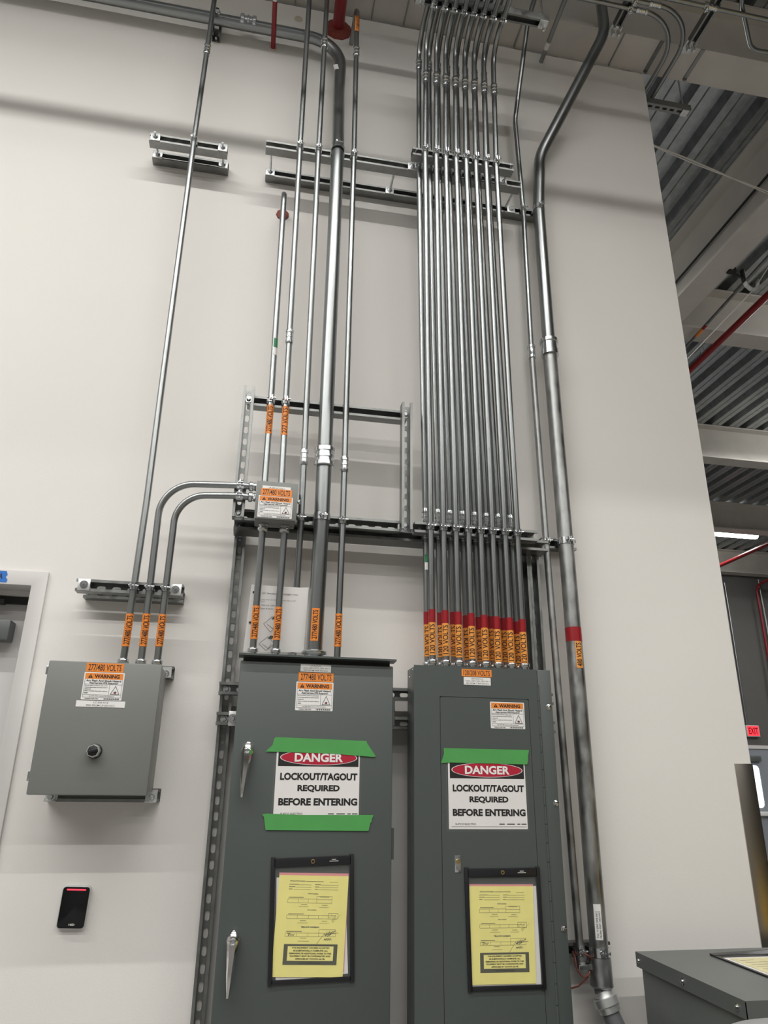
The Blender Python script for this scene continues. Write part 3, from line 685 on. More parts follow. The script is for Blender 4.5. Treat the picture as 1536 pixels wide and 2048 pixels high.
# straps across the bottom flange
for (x, wd, m, lab) in ((P(1290,150,0).x+.0, .022, 'strut', 'wide metal strap under the beam flange at the wall end'), (2.19, .022, 'strut', 'wide metal strap under the beam flange right of the wall end'),
                  (atz(1213,137,Z_BEAM).x, .007, 'galv', 'thin strap under the beam flange left of the heavy pipe offset'), (atz(1025,100,Z_BEAM).x, .007, 'galv', 'thin strap under the beam flange right of the conduit bank'),
                  (atz(806,55,Z_BEAM).x, .007, 'galv', 'thin strap under the beam flange left of the conduit bank'), (atz(741,47,Z_BEAM).x, .007, 'galv', 'thin strap under the beam flange above the bent thin conduit'), (atz(590,15,Z_BEAM).x, .007, 'galv', 'thin strap under the beam flange above the thick bend')):
    tag(obj('flange_strap', MB().box(x-wd/2, x+wd/2, -.188, -.004, Z_BEAM-.006, Z_BEAM-.0005).box(x-wd*.35, x+wd*.35, -.012, -.002, Z_BEAM-.016, Z_BEAM-.006), M[m]), lab, 'strap')

# ------------------------------------------------------------------ far bay services
xj = 3.56
t = thing('cable_hook', (xj, 1.32, 5.12), 'white J-shaped cable hook hanging below the deep girder', 'hook')
pj = [(-.055, .12), (-.055, .03), (-.045, -.01), (-.01, -.04), (.03, -.035), (.055, -.005), (.062, .055)]
def ribbon(pts, th):
    L, R_ = [], []
    for i, q in enumerate(pts):
        a = V(pts[max(0, i-1)]); b = V(pts[min(len(pts)-1, i+1)]); d = (b-a).normalized(); n = V((-d.y, d.x)); L.append(V(q)+n*th); R_.append(V(q)-n*th)
    return [tuple(q) for q in L]+[tuple(q) for q in reversed(R_)]
obj('hook_body', MB().prism(ribbon(pj, .004), (xj, 1.30, 5.17), X_, Z_, Y_, .035), M['nylon'], t)
obj('beam_clamp', MB().box(3.37, 3.43, 1.29, 1.33, 5.255, 5.295).cyl((3.41, 1.31, 5.26), (3.495, 1.315, 5.22), .008).box(3.49, 3.505, 1.30, 1.33, 5.19, 5.30), M['dark'], t)
q0, q1 = atx(1375, 718, 3.585), atx(1536, 535, 3.585)
pipe('single white cable lying in the J-shaped hook', [q0+(q0-q1)*1.5, q0, V((3.585, 1.32, 5.145)), q1, q1+(q1-q0)*.8], .004, 'cable', name='cable', cat='cable')
q0, q1 = atx(1375, 690, 3.68), atx(1480, 575, 3.68)
t = pipe('dark conduit with a red and orange band running back above the hook', [q0+(q0-q1)*1.5, q1+(q1-q0)*2.0], .013, 'strut', name='conduit', cat='conduit')
a, b = atx(1393, 672, 3.68), atx(1412, 651, 3.68)
obj('orange_band', MB().cyl(a, a+(b-a)*.7, .0145), M['orange'], t); obj('red_band', MB().cyl(a+(b-a)*.7, b, .0145), M['redtape'], t)
q0, q1 = atx(1380, 740, 3.84), atx(1536, 590, 3.84)
t = pipe('red sprinkler pipe running back under the deck beyond the wall end', [q0+(q0-q1)*1.4, q1+(q1-q0)*1.2], .028, 'red', name='sprinkler_pipe')
hp = atx(1410, 705, 3.84); obj('hanger', MB().lathe(hp, Y_, [(0, .030), (0, .034), (.025, .034), (.025, .030)], 16, False).cyl((hp.x, hp.y+.012, hp.z+.03), (hp.x, hp.y+.012, Z_DECK), .005), M['zinc'], t)
q0, q1 = atx(1443, 1130, 7.86), atx(1536, 1088, 7.86)
pipe('red pipe crossing in front of the far grey wall under the lit lamp', [q0+(q0-q1)*.8, q1+(q1-q0)*.6], .030, 'red', name='sprinkler_pipe')
q0, q1 = P(1512, 1172, -9.3), P(1536, 1355, -9.3)
pipe('red riser pipe on the far grey wall with a branch at its top', [(q0.x, 8.2, q0.z+.10), (q0.x, 9.3, q0.z), (q0.x, 9.3, .1)], .024, 'red', .15, name='sprinkler_pipe')
pipe('grey pipe beside the red riser on the far wall', [(q0.x+.12, 9.33, .1), (q0.x+.10, 9.33, 5.3)], .022, 'strut', name='conduit', cat='conduit')
q0 = P(1472, 1290, -9.35); pipe('thin grey conduit on the far wall dropping to the exit sign', [(8.93, 9.37, 2.55), (8.93, 9.37, 5.2)], .014, 'galv', name='conduit', cat='conduit')
q0, q1 = atz(1305, 287, 5.32), atz(1536, 381, 5.32); dv = q1-q0
c1, c2 = [], []
for k in range(-8, 30):
    s = k/12; sag = -.02*math.sin(PI*min(1, max(0, (s+.7)/3)))
    o = q0+dv*s+V((0, 0, sag)); w_ = .012*math.sin(s*4.2+.3)
    c1.append(o+V((0, w_, w_*.6))); c2.append(o-V((0, w_, w_*.6)))
tag(obj('cable', MB().tube(c1, .0042, 8), M['cable']), 'white cable strung from behind the wall end to the girder, upper of two twisted', 'cable', 'twisted cable pair')
tag(obj('cable', MB().tube(c2, .0042, 8), M['cable']), 'white cable strung from behind the wall end to the girder, lower of two twisted', 'cable', 'twisted cable pair')
q0, q1 = atx(1536, 350, 3.262), atx(1352, 564, 3.262)
pipe('thin dark conduit clipped along the web of the deep girder', [q0+(q0-q1)*.5, q1+(q1-q0)*1.2], .009, 'dark', name='conduit', cat='conduit')

# ------------------------------------------------------------------ labels for the boxes
def warning(parent, x0, x1, z0, z1, d, text_mat='ink'):
    W, H = x1-x0, z1-z0; o = wp(d)
    s = obj('warning_label', MB().prism(rrect(x0, x1, z0, z1, .003), o, X_, Z_, -Y_, .0006), M['white'], parent)
    o1, o2 = wp(d+.0008), wp(d+.0011)
    obj('header_band', MB().flat([(x0+.03*W, z1-.25*H), (x1-.03*W, z1-.25*H), (x1-.03*W, z1-.035*H), (x0+.03*W, z1-.035*H)], o1, X_, Z_), M['orange'], s)
    mb = MB(); fx = lambda a: x0+a*W; fz = lambda a: z0+a*H
    put(mb, 'WARNING', o2, X_, Z_, fx(.57), fz(.855), .62*W, .135*H, .035)
    mb.flat([(fx(.10), fz(.79)), (fx(.22), fz(.79)), (fx(.16), fz(.93))], o2, X_, Z_)
    put(mb, 'Arc Flash And Shock Hazard', o2, X_, Z_, fx(.5), fz(.695), .86*W, .07*H, .025)
    put(mb, 'Appropriate PPE Required', o2, X_, Z_, fx(.5), fz(.605), .70*W, .07*H, .025)
    for k, (tx, ln) in enumerate((('Do not operate controls or open covers', .55), ('without appropriate personal protection', .56), ('equipment.', .16), ('Failure to comply may result in injury or', .57), ('death!', .09))):
        put(mb, tx, o2, X_, Z_, fx(.06+ln/2), fz(.515-.066*k), ln*W, .042*H, .02)
    put(mb, 'See NFPA 70E for minimum PPE requirements', o2, X_, Z_, fx(.5), fz(.135), .62*W, .04*H, .01)
    put(mb, 'WARNO-YSSP-10001', o2, X_, Z_, fx(.26), fz(.045), .33*W, .04*H, .02)
    for k in range(22):
        a = fx(.55+.018*k); ww = .0006+.0007*((k*7) % 3); mb.flat([(a, fz(.02)), (a+ww, fz(.02)), (a+ww, fz(.07)), (a, fz(.07))], o2, X_, Z_)
    def line(a, b, c, e, t=.0007):
        xa, xb, za, zb = fx(a), fx(c), fz(b), fz(e)
        mb.flat([(xa, za), (xb if a != c else xa+t, za), (xb if a != c else xa+t, zb if b != e else za+t), (xa, zb if b != e else za+t)], o2, X_, Z_)
    for q in ((.035, .56, .965, .56), (.035, .18, .965, .18), (.035, .09, .965, .09), (.035, .09, .035, .75), (.965, .09, .965, .75), (.66, .18, .66, .56)): line(*q)
    A, B, C_ = V((fx(.70), fz(.21))), V((fx(.93), fz(.21))), V((fx(.815), fz(.53)))
    cen = (A+B+C_)/3
    for p_, q_ in ((A, B), (B, C_), (C_, A)):
        pi, qi = cen+(p_-cen)*.84, cen+(q_-cen)*.84; mb.flat([tuple(p_), tuple(q_), tuple(qi), tuple(pi)], o2, X_, Z_)
    mb.flat([(fx(.785), fz(.25)), (fx(.84), fz(.25)), (fx(.855), fz(.31)), (fx(.835), fz(.29)), (fx(.822), fz(.34)), (fx(.805), fz(.29)), (fx(.785), fz(.325))], o2, X_, Z_)
    obj('lettering', mb, M['ink'], s)
    mb = MB(); put(mb, '!', wp(d+.0013), X_, Z_, fx(.16), fz(.845), None, .085*H, .02); obj('exclamation_mark', mb, M['orange'], s)
    obj('red_mark', MB().flat([(fx(.79), fz(.245)), (fx(.845), fz(.245)), (fx(.83), fz(.275)), (fx(.80), fz(.275))], wp(d+.0013), X_, Z_), M['dred'], s)
def vplate(parent, text, x0, x1, z0, z1, d):
    s = obj('voltage_label', MB().dbox(x0, x1, d, d+.0007, z0, z1), M['orange'], parent)
    mb = MB(); put(mb, text, wp(d+.0010), X_, Z_, (x0+x1)/2, (z0+z1)/2, (x1-x0)*.88, (z1-z0)*.72, .008); obj('lettering', mb, M['ink'], s)
def nameplate(parent, lines, x0, x1, z0, z1, d, th=.2):
    s = obj('name_label', MB().dbox(x0, x1, d, d+.0007, z0, z1), M['white'], parent); mb = MB(); n = len(lines)
    for i, (tx, ln) in enumerate(lines):
        put(mb, tx, wp(d+.0010), X_, Z_, (x0+x1)/2, z1-(z1-z0)*(i+.5)/n*.92-(z1-z0)*.04, (x1-x0)*ln, (z1-z0)*th, .004)
    obj('lettering', mb, M['inkgrey'], s)

# ------------------------------------------------------------------ left control box
lx0, lx1, lz0, lz1 = -.612, -.2745, 1.534, 1.921
t = thing('control_box', ((lx0+lx1)/2, -.04, lz0), 'light grey control box with a black knob between the door and the middle panel', 'electrical box')
obj('body', MB().dbox(lx0+.010, lx1-.004, .042, .207, lz0+.008, lz1-.003), M['lgrey'], t, bevel=.003)
dr_ = obj('door', MB().dbox(lx0, lx1, .209, .230, lz0, lz1), M['lgrey'], t, bevel=.004)
obj('door_seam', MB().dbox(lx0+.013, lx1-.007, .2065, .2095, lz0+.011, lz1-.006), M['dark'], t)
for z in (1.893, 1.585):
    mb = MB().dbox(lx0-.007, lx0+.002, .190, .222, z-.014, z+.014).cyl((lx0-.006, -.206, z-.009), (lx0-.006, -.206, z+.009), .004, 8); obj('door_clamp', mb, M['zinc'], t, bevel=.001)
kx, kz = P(187, 1502, .25).x, P(187, 1502, .25).z
kb = obj('knob', MB().lathe((kx, -.230, kz), -Y_, [(0, .0215), (.012, .0205), (.013, .018), (.030, .0165), (.032, .013)], 28), M['black'], t)
obj('knob_ring', MB().lathe((kx, -.2425, kz), -Y_, [(0, .0165), (0, .0198), (.014, .0188), (.0195, .0178), (.0195, .0160)], 8, False), M['washer'], kb)
obj('knob_grip', MB().obox((kx, -.264, kz), (V((.96, 0, .28)), Y_, V((-.28, 0, .96))), (.0135, .006, .0045)), M['vinyl'], kb, bevel=.002)
vplate(t, '277/480 VOLTS', P(174,1326,.231).x, P(249,1326,.231).x, P(200,1344,.231).z, P(200,1326,.231).z, .2303)
warning(t, -.503, -.3835, 1.806, 1.8895, .2303)
nameplate(t, (('LC-503-N12', .30), ('FED FROM LP-503-N12', .58)), -.514, -.371, 1.785, 1.8035, .2303, .27)

# ------------------------------------------------------------------ junction box
jx0, jx1, jz0, jz1 = -.0265, .1175, 2.423, 2.562
t = thing('junction_box', (.045, -.2, jz0), 'small grey junction box with a warning sticker in the strut frame', 'junction box')
obj('body', MB().dbox(jx0+.002, jx1-.002, .1655, .2625, jz0+.002, jz1-.002), M['lgrey'], t, bevel=.002)
obj('cover', MB().dbox(jx0, jx1, .2630, .2655, jz0, jz1), M['lgrey'], t, bevel=.001)
for x in (jx0-.005, jx1+.005): obj('cover_screw', MB().lathe((x, -.262, 2.497), -Y_, [(0, .006), (.003, .006), (.005, .004)], 10).obox((x, -.258, 2.497), (X_, Y_, Z_), (.006, .002, .008)), M['zinc'], t)
nameplate(t, (('LP-503-N12 EX-1', .55),), -.006, .092, 2.531, 2.545, .2657, .42)
vplate(t, '277/480 VOLTS', -.010, .097, 2.508, 2.535, .2666)
warning(t, -.0165, .1015, 2.428, 2.508, .2657)

# ------------------------------------------------------------------ middle panel
mx0, mx1, mz0, mz1 = -.033, .477, .45, 1.958
t = thing('lighting_panel', (.22, -.1, mz0), 'middle dark grey electrical panel with two chrome handles and a drip hood', 'electrical panel')
obj('body', MB().dbox(mx0+.008, mx1-.006, .084, .178, mz0, 1.964), M['grey'], t, bevel=.003)
obj('door', MB().dbox(mx0, mx1, .182, .205, mz0+.01, 1.948), M['grey'], t, bevel=.004)
obj('door_seam', MB().dbox(mx0+.012, mx1-.010, .1775, .1825, mz0+.02, 1.94), M['dark'], t)
obj('drip_hood', MB().prism([(.178, 1.960), (.232, 1.962), (.232, 1.968), (.178, 1.9665)], (mx0-.006, 0, 0), -Y_, Z_, X_, mx1-mx0+.012), M['grey'], t)
for z in (1.80, 1.40, .8): obj('hinge', MB().cyl((mx1+.003, -.192, z-.045), (mx1+.003, -.192, z+.045), .006, 12), M['grey'], t)
def handle(z, lab, lean):
    hx = .011; o = V((hx, -.205, z)); 
    h = obj('handle', MB().lathe(o, -Y_, [(0, .019), (.008, .018), (.010, .014), (.020, .013)], 24), M['chrome'], t)
    mb = MB(); L = .135; dx = lean
    prof = [(0.028, .004, .012), (.020, .013, .018), (0.0, .0165, .024), (-.02, .0145, .028), (-.06, .0105, .034), (-L+.012, .0065, .036), (-L, .005, .034)]
    for dz_, hw, dep in prof:
        cx = hx+dx*(-dz_)/L
        for (a, b) in ((-1, .35), (-.55, 1), (.55, 1), (1, .35)): mb.v.append(V((cx+hw*a, -.205-dep+.012*(1-b)-.002, z+dz_)))
        for (a, b) in ((1, -.6), (-1, -.6)): mb.v.append(V((cx+hw*a*.8, -.205-dep+.016, z+dz_)))
    n = 6
    for i in range(len(prof)-1):
        for k in range(n): k2 = (k+1) % n; mb.f.append([i*n+k, i*n+k2, (i+1)*n+k2, (i+1)*n+k])
    mb.f.append(list(range(n))); mb.f.append([(len(prof)-1)*n+k for k in range(n)])
    obj('lever', mb, M['chrome'], h)
    obj('key_lock', MB().lathe((hx, -.2295, z), -Y_, [(0, .0095), (.005, .009), (.006, .006), (.004, .005)], 18), M['zinc'], h)
handle(1.668, '', -.007); handle(1.148, '', -.004)
nameplate(t, (('LP-503-N12', .34), ('• 225A, 480Y/277V, 3PH, 4W •', .92), ('FED FROM: PDP-503-N12', .78)), .164, .265, 1.919, 1.943, .2053, .19)
vplate(t, '277/480 VOLTS', .159, .2745, 1.888, 1.9165, .2053)
warning(t, .153, .2755, 1.795, 1.8865, .2053)

# ------------------------------------------------------------------ right panel
rx0, rx1, rz0, rz1 = .550, 1.043, .42, 1.957
t = thing('branch_panel', (.8, -.1, rz0), 'right dark grey electrical panel under the bank of conduits', 'electrical panel')
obj('body', MB().dbox(rx0+.003, rx1-.006, .084, .1985, rz0, rz1-.003), M['grey'], t, bevel=.002)
gx, g2 = .6405, .9555
D0, D1 = .1990, .2015
gap = .0016
hz = 1.925
mb = MB()
mb.dbox(rx0, gx-gap, D0, D1, rz0, rz1); mb.dbox(gx-gap, g2+gap, D0, D1, 1.8535+gap, rz1); mb.dbox(g2+gap, .9925, D0, D1, rz0, rz1)
mb.dbox(gx-gap, g2+gap, D0, D1, rz0, .60)
obj('trim_door', mb, M['grey'], t)
obj('trim_edge', MB().dbox(.9945, rx1, D0, D1, rz0, rz1), M['grey'], t, bevel=.0008)
obj('door_seam', MB().dbox(rx0+.004, rx1-.004, .1984, .1989, rz0+.004, rz1-.004), M['dark'], t)
obj('inner_door', MB().prism(rrect(gx, g2, .602, 1.8535, .008), wp(D0), X_, Z_, -Y_, D1-D0+.0005), M['grey'], t)
mb = MB(); z = hz-.02
for k in range(26):
    mb.cyl((.9935, -.2012, z-.054), (.9935, -.2012, z), .0042, 10); z -= .056
obj('piano_hinge', mb, M['grey'], t)
for px, py in ((1097,1414), (1112,1606), (1128,1857)):
    q = P(px, py, .203); mb = MB().lathe((q.x, -.2015, q.z), -Y_, [(0, .0095), (.0015, .0095), (.0022, .0075), (.0055, .006), (.007, .003)], 18); obj('trim_screw', mb, M['chrome'], t)
for z in (1.945, 1.925): obj('side_screw', MB().lathe((rx0+.003, -.17+(.05 if z < 1.93 else 0), z), -X_, [(0, .004), (.002, .003)], 10), M['zinc'], t)
lk = obj('door_lock', MB().dbox(.680, .6995, D1+.0003, D1+.0022, 1.318, 1.3665), M['zinc'], t, bevel=.0006)
obj('key_cylinder', MB().lathe((.690, -D1-.0022, 1.350), -Y_, [(0, .0068), (.004, .0062), (.0045, .004)], 16), M['brass'], lk)
obj('thumb_slide', MB().dbox(.6835, .6965, D1+.0022, D1+.004, 1.325, 1.338), M['chrome'], lk)
vplate(t, '120/208 VOLTS', .718, .826, 1.925, 1.9495, D1+.0003)
nameplate(t, (('ERP-503-N12', .42), ('• 225A, 208Y/120V, 3PH, 4W •', .92), ('FED FROM: T-ERP-503-N12', .84)), .725, .8215, 1.8965, 1.9225, D1+.0003, .19)
warning(t, .816, .9385, 1.755, 1.8425, D1+.0009)

# ------------------------------------------------------------------ danger signs
def danger(label, x0, x1, z0, z1, d, tapes, rot=0.0):
    t = thing('danger_sign', ((x0+x1)/2, -d, z0), label, 'sign')
    c, s = math.cos(rot), math.sin(rot); u, v = V((c, 0, s)), V((-s, 0, c)); W, H = x1-x0, z1-z0
    o = V((x0, 0, z0)); fr = lambda k: o+V((0, -d-k, 0))
    obj('laminate', MB().prism(rrect(-.007, W+.007, -.007, H+.006, .004), fr(.0002), u, v, -Y_, .0003), M['clear'], t)
    sh = obj('sheet', MB().prism(rrect(0, W, 0, H, .001), fr(.0006), u, v, -Y_, .0005), M['paper'], t)
    hb = obj('header_band', MB().flat([(.022*W, .74*H), (.985*W, .74*H), (.985*W, .985*H), (.022*W, .985*H)], fr(.0014), u, v), M['ink'], sh)
    ell = lambda a, b: [(.505*W+a*math.cos(2*PI*k/64), .868*H+b*math.sin(2*PI*k/64)) for k in range(64)]
    obj('oval_border', MB().flat(ell(.462*W, .110*H), fr(.0017), u, v), M['white'], sh)
    obj('oval', MB().flat(ell(.452*W, .102*H), fr(.0020), u, v), M['dred'], sh)
    mb = MB(); put(mb, 'DANGER', fr(.0024), u, v, .505*W, .868*H, .58*W, .128*H, .035); obj('header_lettering', mb, M['white'], sh)
    mb = MB()
    for tx, zz, ww in (('LOCKOUT/TAGOUT', .595, .92), ('REQUIRED', .425, .50), ('BEFORE ENTERING', .24, .93)):
        put(mb, tx, fr(.0016), u, v, .515*W, zz*H, ww*W, .104*H, .045)
    put(mb, 'SLIFCO ELECTRIC', fr(.0016), u, v, .21*W, .075*H, .26*W, .026*H, .0)
    mb.flat([(.03*W, .034*H), (.985*W, .034*H), (.985*W, .038*H), (.03*W, .038*H)], fr(.0016), u, v)
    for a, b in ((.635, .705), (.735, .835), (.865, .905), (.92, .985)): mb.flat([(a*W, .068*H), (b*W, .068*H), (b*W, .080*H), (a*W, .080*H)], fr(.0016), u, v)
    obj('lettering', mb, M['ink'], sh)
    for poly in tapes: obj('tape', MB().prism([(q.x, q.z) for q in [P(a, b, d+.003) for a, b in poly]], wp(d+.0028), X_, Z_, -Y_, .0005), M['green'], t)
danger('DANGER sign held by two strips of green tape on the middle panel', .104, .370, 1.470, 1.678, .2052,
       ([(531,1503),(545,1490),(548,1478),(552,1474),(733,1482),(734,1486),(752,1513),(747,1514),(660,1507)],
        [(524,1629),(532,1627),(600,1630),(747,1630),(743,1640),(744,1643),(741,1645),(737,1662),(531,1660),(528,1634)]), rot=0.004)
danger('DANGER sign held by one strip of green tape on the right panel', .6635, .929, 1.4425, 1.649, D1+.0004,
       ([(882,1526),(888,1507),(887,1496),(1058,1500),(1056,1512),(1056,1523),(1054,1529),(900,1525)],), rot=0.0)

# ------------------------------------------------------------------ ticket holders and forms
def sheetq(name, q, d, m, label, cat):                 # sheet of paper from four pixel corners on the plane d: tl, tr, br, bl
    c = [P(a, b, d) for a, b in q]
    o = obj(name, MB().prism([(k.x, k.z) for k in c], wp(d), X_, Z_, -Y_, .0004), M[m])
    return tag(o, label, cat), c
def form(q, d, where):
    o, c = sheetq('form', q, d, 'yellow', 'yellow printed form in the holder on the %s' % where, 'form')
    tl, tr, br, bl = c; O = bl; U = (br-bl); Vv = (tl-bl)
    def pt(a, b, k=.0008): 
        lo = bl+(br-bl)*a; hi = tl+(tr-tl)*a; r_ = lo+(hi-lo)*b; return V((r_.x, -d-k, r_.z))
    mb = MB(); W, H = U.length, Vv.length; u, v = U.normalized(), Vv.normalized()
    def tx(s, a, b, w_, h_, bold=.02):
        put(mb, s, pt(a, b), u, v, 0, 0, w_*W, h_*H, bold)
    def seg(a, b, a2, b2, th=.0006):
        p_, q_ = pt(a, b), pt(a2, b2); e = (q_-p_).normalized(); n = V((-e.z, 0, e.x))*th*.5
        k = len(mb.v); mb.v += [p_-n, q_-n, q_+n, p_+n]; mb.f.append([k, k+1, k+2, k+3])
    def rect(a, b, a2, b2, th=.0006):
        for z in ((a,b,a2,b),(a2,b,a2,b2),(a2,b2,a,b2),(a,b2,a,b)): seg(*z, th)
    tx('INSTALLATION KANBAN', .27, .943, .22, .012); seg(.39, .941, .64, .941, .0011); seg(.73, .935, .85, .935)
    for k in range(3):
        z = .905-.024*k; seg(.15, z+.004, .15+.13-.04*k, z+.004, .0013); seg(.28-.03*k, z, .47, z); seg(.52, z+.004, .60-.02*k, z+.004, .0013); seg(.60-.02*k, z, .86, z)
    tx('WHITE KANBAN', .50, .815, .15, .013, .012)
    seg(.16, .777, .37, .777, .0013); rect(.15, .722, .56, .762); seg(.30, .722, .30, .762); seg(.44, .722, .44, .762); rect(.56, .722, .78, .79); seg(.56, .757, .78, .757); seg(.60, .783, .74, .783, .0009)
    seg(.34, .704, .43, .704, .0009); seg(.31, .683, .45, .683); seg(.64, .70, .72, .70, .0009); seg(.60, .68, .74, .68)
    tx('PINK KANBAN', .50, .652, .13, .012, .008)
    seg(.17, .612, .39, .612, .0013); rect(.15, .565, .84, .600)
    for a in (.30, .46, .60, .74): seg(a, .565, a, .600)
    rect(.74, .565, .88, .622); seg(.34, .545, .43, .545, .0009); seg(.31, .523, .46, .523); seg(.65, .543, .73, .543, .0009); seg(.62, .522, .76, .522)
    tx('YELLOW KANBAN', .49, .482, .26, .017, .03)
    seg(.16, .438, .38, .438, .0013); rect(.15, .390, .62, .424); seg(.31, .390, .31, .424); seg(.47, .390, .47, .424); rect(.62, .390, .86, .458); seg(.62, .424, .86, .424)
    seg(.36, .375, .45, .375, .0009); seg(.33, .345, .49, .345)
    pen = [(.60,.318),(.66,.38),(.70,.42),(.72,.40),(.74,.44),(.72,.395),(.78,.445),(.745,.39),(.81,.44),(.77,.40),(.86,.45),(.70,.405),(.90,.428)]
    for p_, q_ in zip(pen, pen[1:]): seg(*p_, *q_, .0008)
    pen = [(.70,.35),(.71,.37),(.72,.35),(.74,.372),(.75,.35),(.77,.37),(.78,.352),(.80,.375),(.70,.365),(.82,.36)]
    for p_, q_ in zip(pen, pen[1:]): seg(*p_, *q_, .0007)
    pen = [(.175,.418),(.225,.418),(.20,.418),(.19,.395),(.215,.41),(.225,.398),(.235,.412),(.245,.398),(.26,.412),(.262,.397),(.28,.414)]
    for p_, q_ in zip(pen, pen[1:]): seg(*p_, *q_, .0010)
    pen = [(.73,.60),(.76,.575),(.79,.61),(.80,.58),(.85,.605),(.79,.545),(.84,.57),(.80,.525),(.92,.61)]
    for p_, q_ in zip(pen, pen[1:]): seg(*p_, *q_, .0004)
    obj('print', mb, M['inkgrey'], o)
    mb = MB(); k = len(mb.v); mb.v += [pt(.145, .115, .0007), pt(.90, .115, .0007), pt(.90, .315, .0007), pt(.145, .315, .0007)]; mb.f.append([0, 1, 2, 3]); obj('dark_box', mb, M['formgrey'], o)
    mb = MB(); mb.v += [pt(.20, .155, .0011), pt(.845, .155, .0011), pt(.845, .295, .0011), pt(.20, .295, .0011)]; mb.f.append([0, 1, 2, 3]); obj('notice_panel', mb, M['yellow'], o)
    mb = MB()
    for i, (s, w_) in enumerate((('THIS EQUIPMENT HAS BEEN ACCEPTED', .53), ('AS SUBSTANTIALLY COMPLETE. ALL', .49), ('REMAINING OR ADDITIONAL WORK TO THIS', .59), ('EQUIPMENT MUST BE COORDINATED AND', .57), ('APPROVED BY TOYOTA NA PE.', .42))):
        put(mb, s, pt(.522, .279-.0265*i, .0015), u, v, 0, 0, w_*W, .0155*H, .03)
    put(mb, 'DO NOT WRITE IN THIS AREA', pt(.522, .135, .0015), u, v, 0, 0, .29*W, .010*H, .01)
    obj('notice_lettering', mb, M['ink'], o)
def holder(q, d, label):
    c = [P(a, b, d) for a, b in q]; tl, tr, br, bl = c
    t = thing('ticket_holder', ((bl+br)/2), label, 'document holder')
    def lerp(a, b): lo = bl+(br-bl)*a; hi = tl+(tr-tl)*a; r_ = lo+(hi-lo)*b; return (r_.x, r_.z)
    obj('back_sheet', MB().prism([lerp(*k) for k in ((.01,.01),(.99,.01),(.99,.99),(.01,.99))], wp(d-.0030), X_, Z_, -Y_, .0004), M['clear'], t)
    obj('clear_front', MB().prism([lerp(*k) for k in ((.03,.03),(.97,.03),(.97,.92),(.03,.92))], wp(d+.0026), X_, Z_, -Y_, .0003), M['clear'], t)
    mb = MB()
    for k in (((-.01,-.01),(.042,-.01),(.042,1.01),(-.01,1.01)), ((.958,-.01),(1.01,-.01),(1.01,1.01),(.958,1.01)), ((.03,0),(.97,0),(.97,.03),(.03,.03)), ((.03,.925),(.97,.925),(.97,1.0),(.03,1.0))):
        mb.prism([lerp(*z) for z in k], wp(d-.003), X_, Z_, -Y_, .0068)
    obj('binding', mb, M['vinyl'], t, bevel=.0006)
    g = lerp(.50, .962); obj('eyelet', MB().lathe((g[0], -d-.0038, g[1]), -Y_, [(0, .003), (0, .0065), (.0015, .006), (.002, .004), (.0005, .003)], 18, False), M['brass'], t)
    mb = MB(); u = (tr-tl).normalized()
    for (a, b, w_) in ((.76, .972, .030), (.76, .958, .062)):
        g = lerp(a, b); mb.flat([(-w_*.22, -.0008), (w_*.22, -.0008), (w_*.22, .0008), (-w_*.22, .0008)], V((g[0], -d-.0042, g[1])), u, Z_)
    obj('print', mb, M['white'], t)
q1 = [(544,1717),(706,1710),(707,1960),(537,1969)]
holder(q1, .2092, 'black edged clear holder tilted slightly on the middle panel')
sheetq('paper_sheet', [(553,1755),(690,1752),(696,1947),(551,1964)], .2070, 'paper', 'white sheet behind the pink and yellow forms on the middle panel', 'paper')
sheetq('pink_form', [(558.8,1745),(697.5,1747),(688,1944),(548,1949)], .2078, 'pink', 'pink form behind the yellow one on the middle panel', 'form')
form([(558.8,1750),(697.4,1752.5),(685.2,1954.5),(541.5,1954)], .2086, 'middle panel')
q2 = [(930,1737),(1077,1735),(1091,1976),(938,1981)]
holder(q2, .2062, 'black edged clear holder hanging straight on the right panel')
sheetq('paper_sheet', [(941,1772),(1072,1772),(1083,1972),(945,1976)], .2040, 'paper', 'white sheet behind the pink and yellow forms on the right panel', 'paper')
sheetq('pink_form', [(938.3,1768.5),(1065.7,1768.5),(1070,1960),(942,1966)], .2048, 'pink', 'pink form behind the yellow one on the right panel', 'form')
form([(938.5,1772.5),(1065.7,1772.5),(1072.5,1967),(942,1970)], .2056, 'right panel')
# installation sheet tucked behind the conduits
t = thing('instruction_sheet', (.08, -.07, 1.966), 'white instruction sheet tucked behind the conduits on top of the middle panel', 'paper')
SB = [P(486,1303,.127), P(607,1305,.127), P(617,1176,.160), P(503,1169,.160)]; mb = MB()
n = 14
for j in range(n+1):
    for i in range(n+1):
        a, b = i/n, j/n; lo = SB[0]+(SB[1]-SB[0])*a; hi = SB[3]+(SB[2]-SB[3])*a
        q = lo+(hi-lo)*b; q.y += .002*math.sin(a*3.0)*b - .010*max(0, a-.85)*6*b*b; mb.v.append(q)
for j in range(n):
    for i in range(n): k = j*(n+1)+i; mb.f.append([k, k+1, k+n+2, k+n+1])
obj('sheet', mb, M['paper'], t)
SH = mb.v
def onsheet(a, b, k=.0012):
    fa, fb = a*n, b*n; i, j = min(n-1, int(fa)), min(n-1, int(fb)); fa -= i; fb -= j
    q = lambda ii, jj: SH[jj*(n+1)+ii]
    r_ = (q(i,j)*(1-fa)+q(i+1,j)*fa)*(1-fb)+(q(i,j+1)*(1-fa)+q(i+1,j+1)*fa)*fb
    return V((r_.x, r_.y-k, r_.z))
mb = MB()
def stx(s, a0, b0, w_, h_, bold=.01):
    vs, fs, x0, x1, y0, y1 = glyphs(s, bold)
    mb.add([onsheet(a0+(a-x0)/(x1-x0)*w_, b0+(b-y0)/(y1-y0)*h_) for a, b in vs], fs)
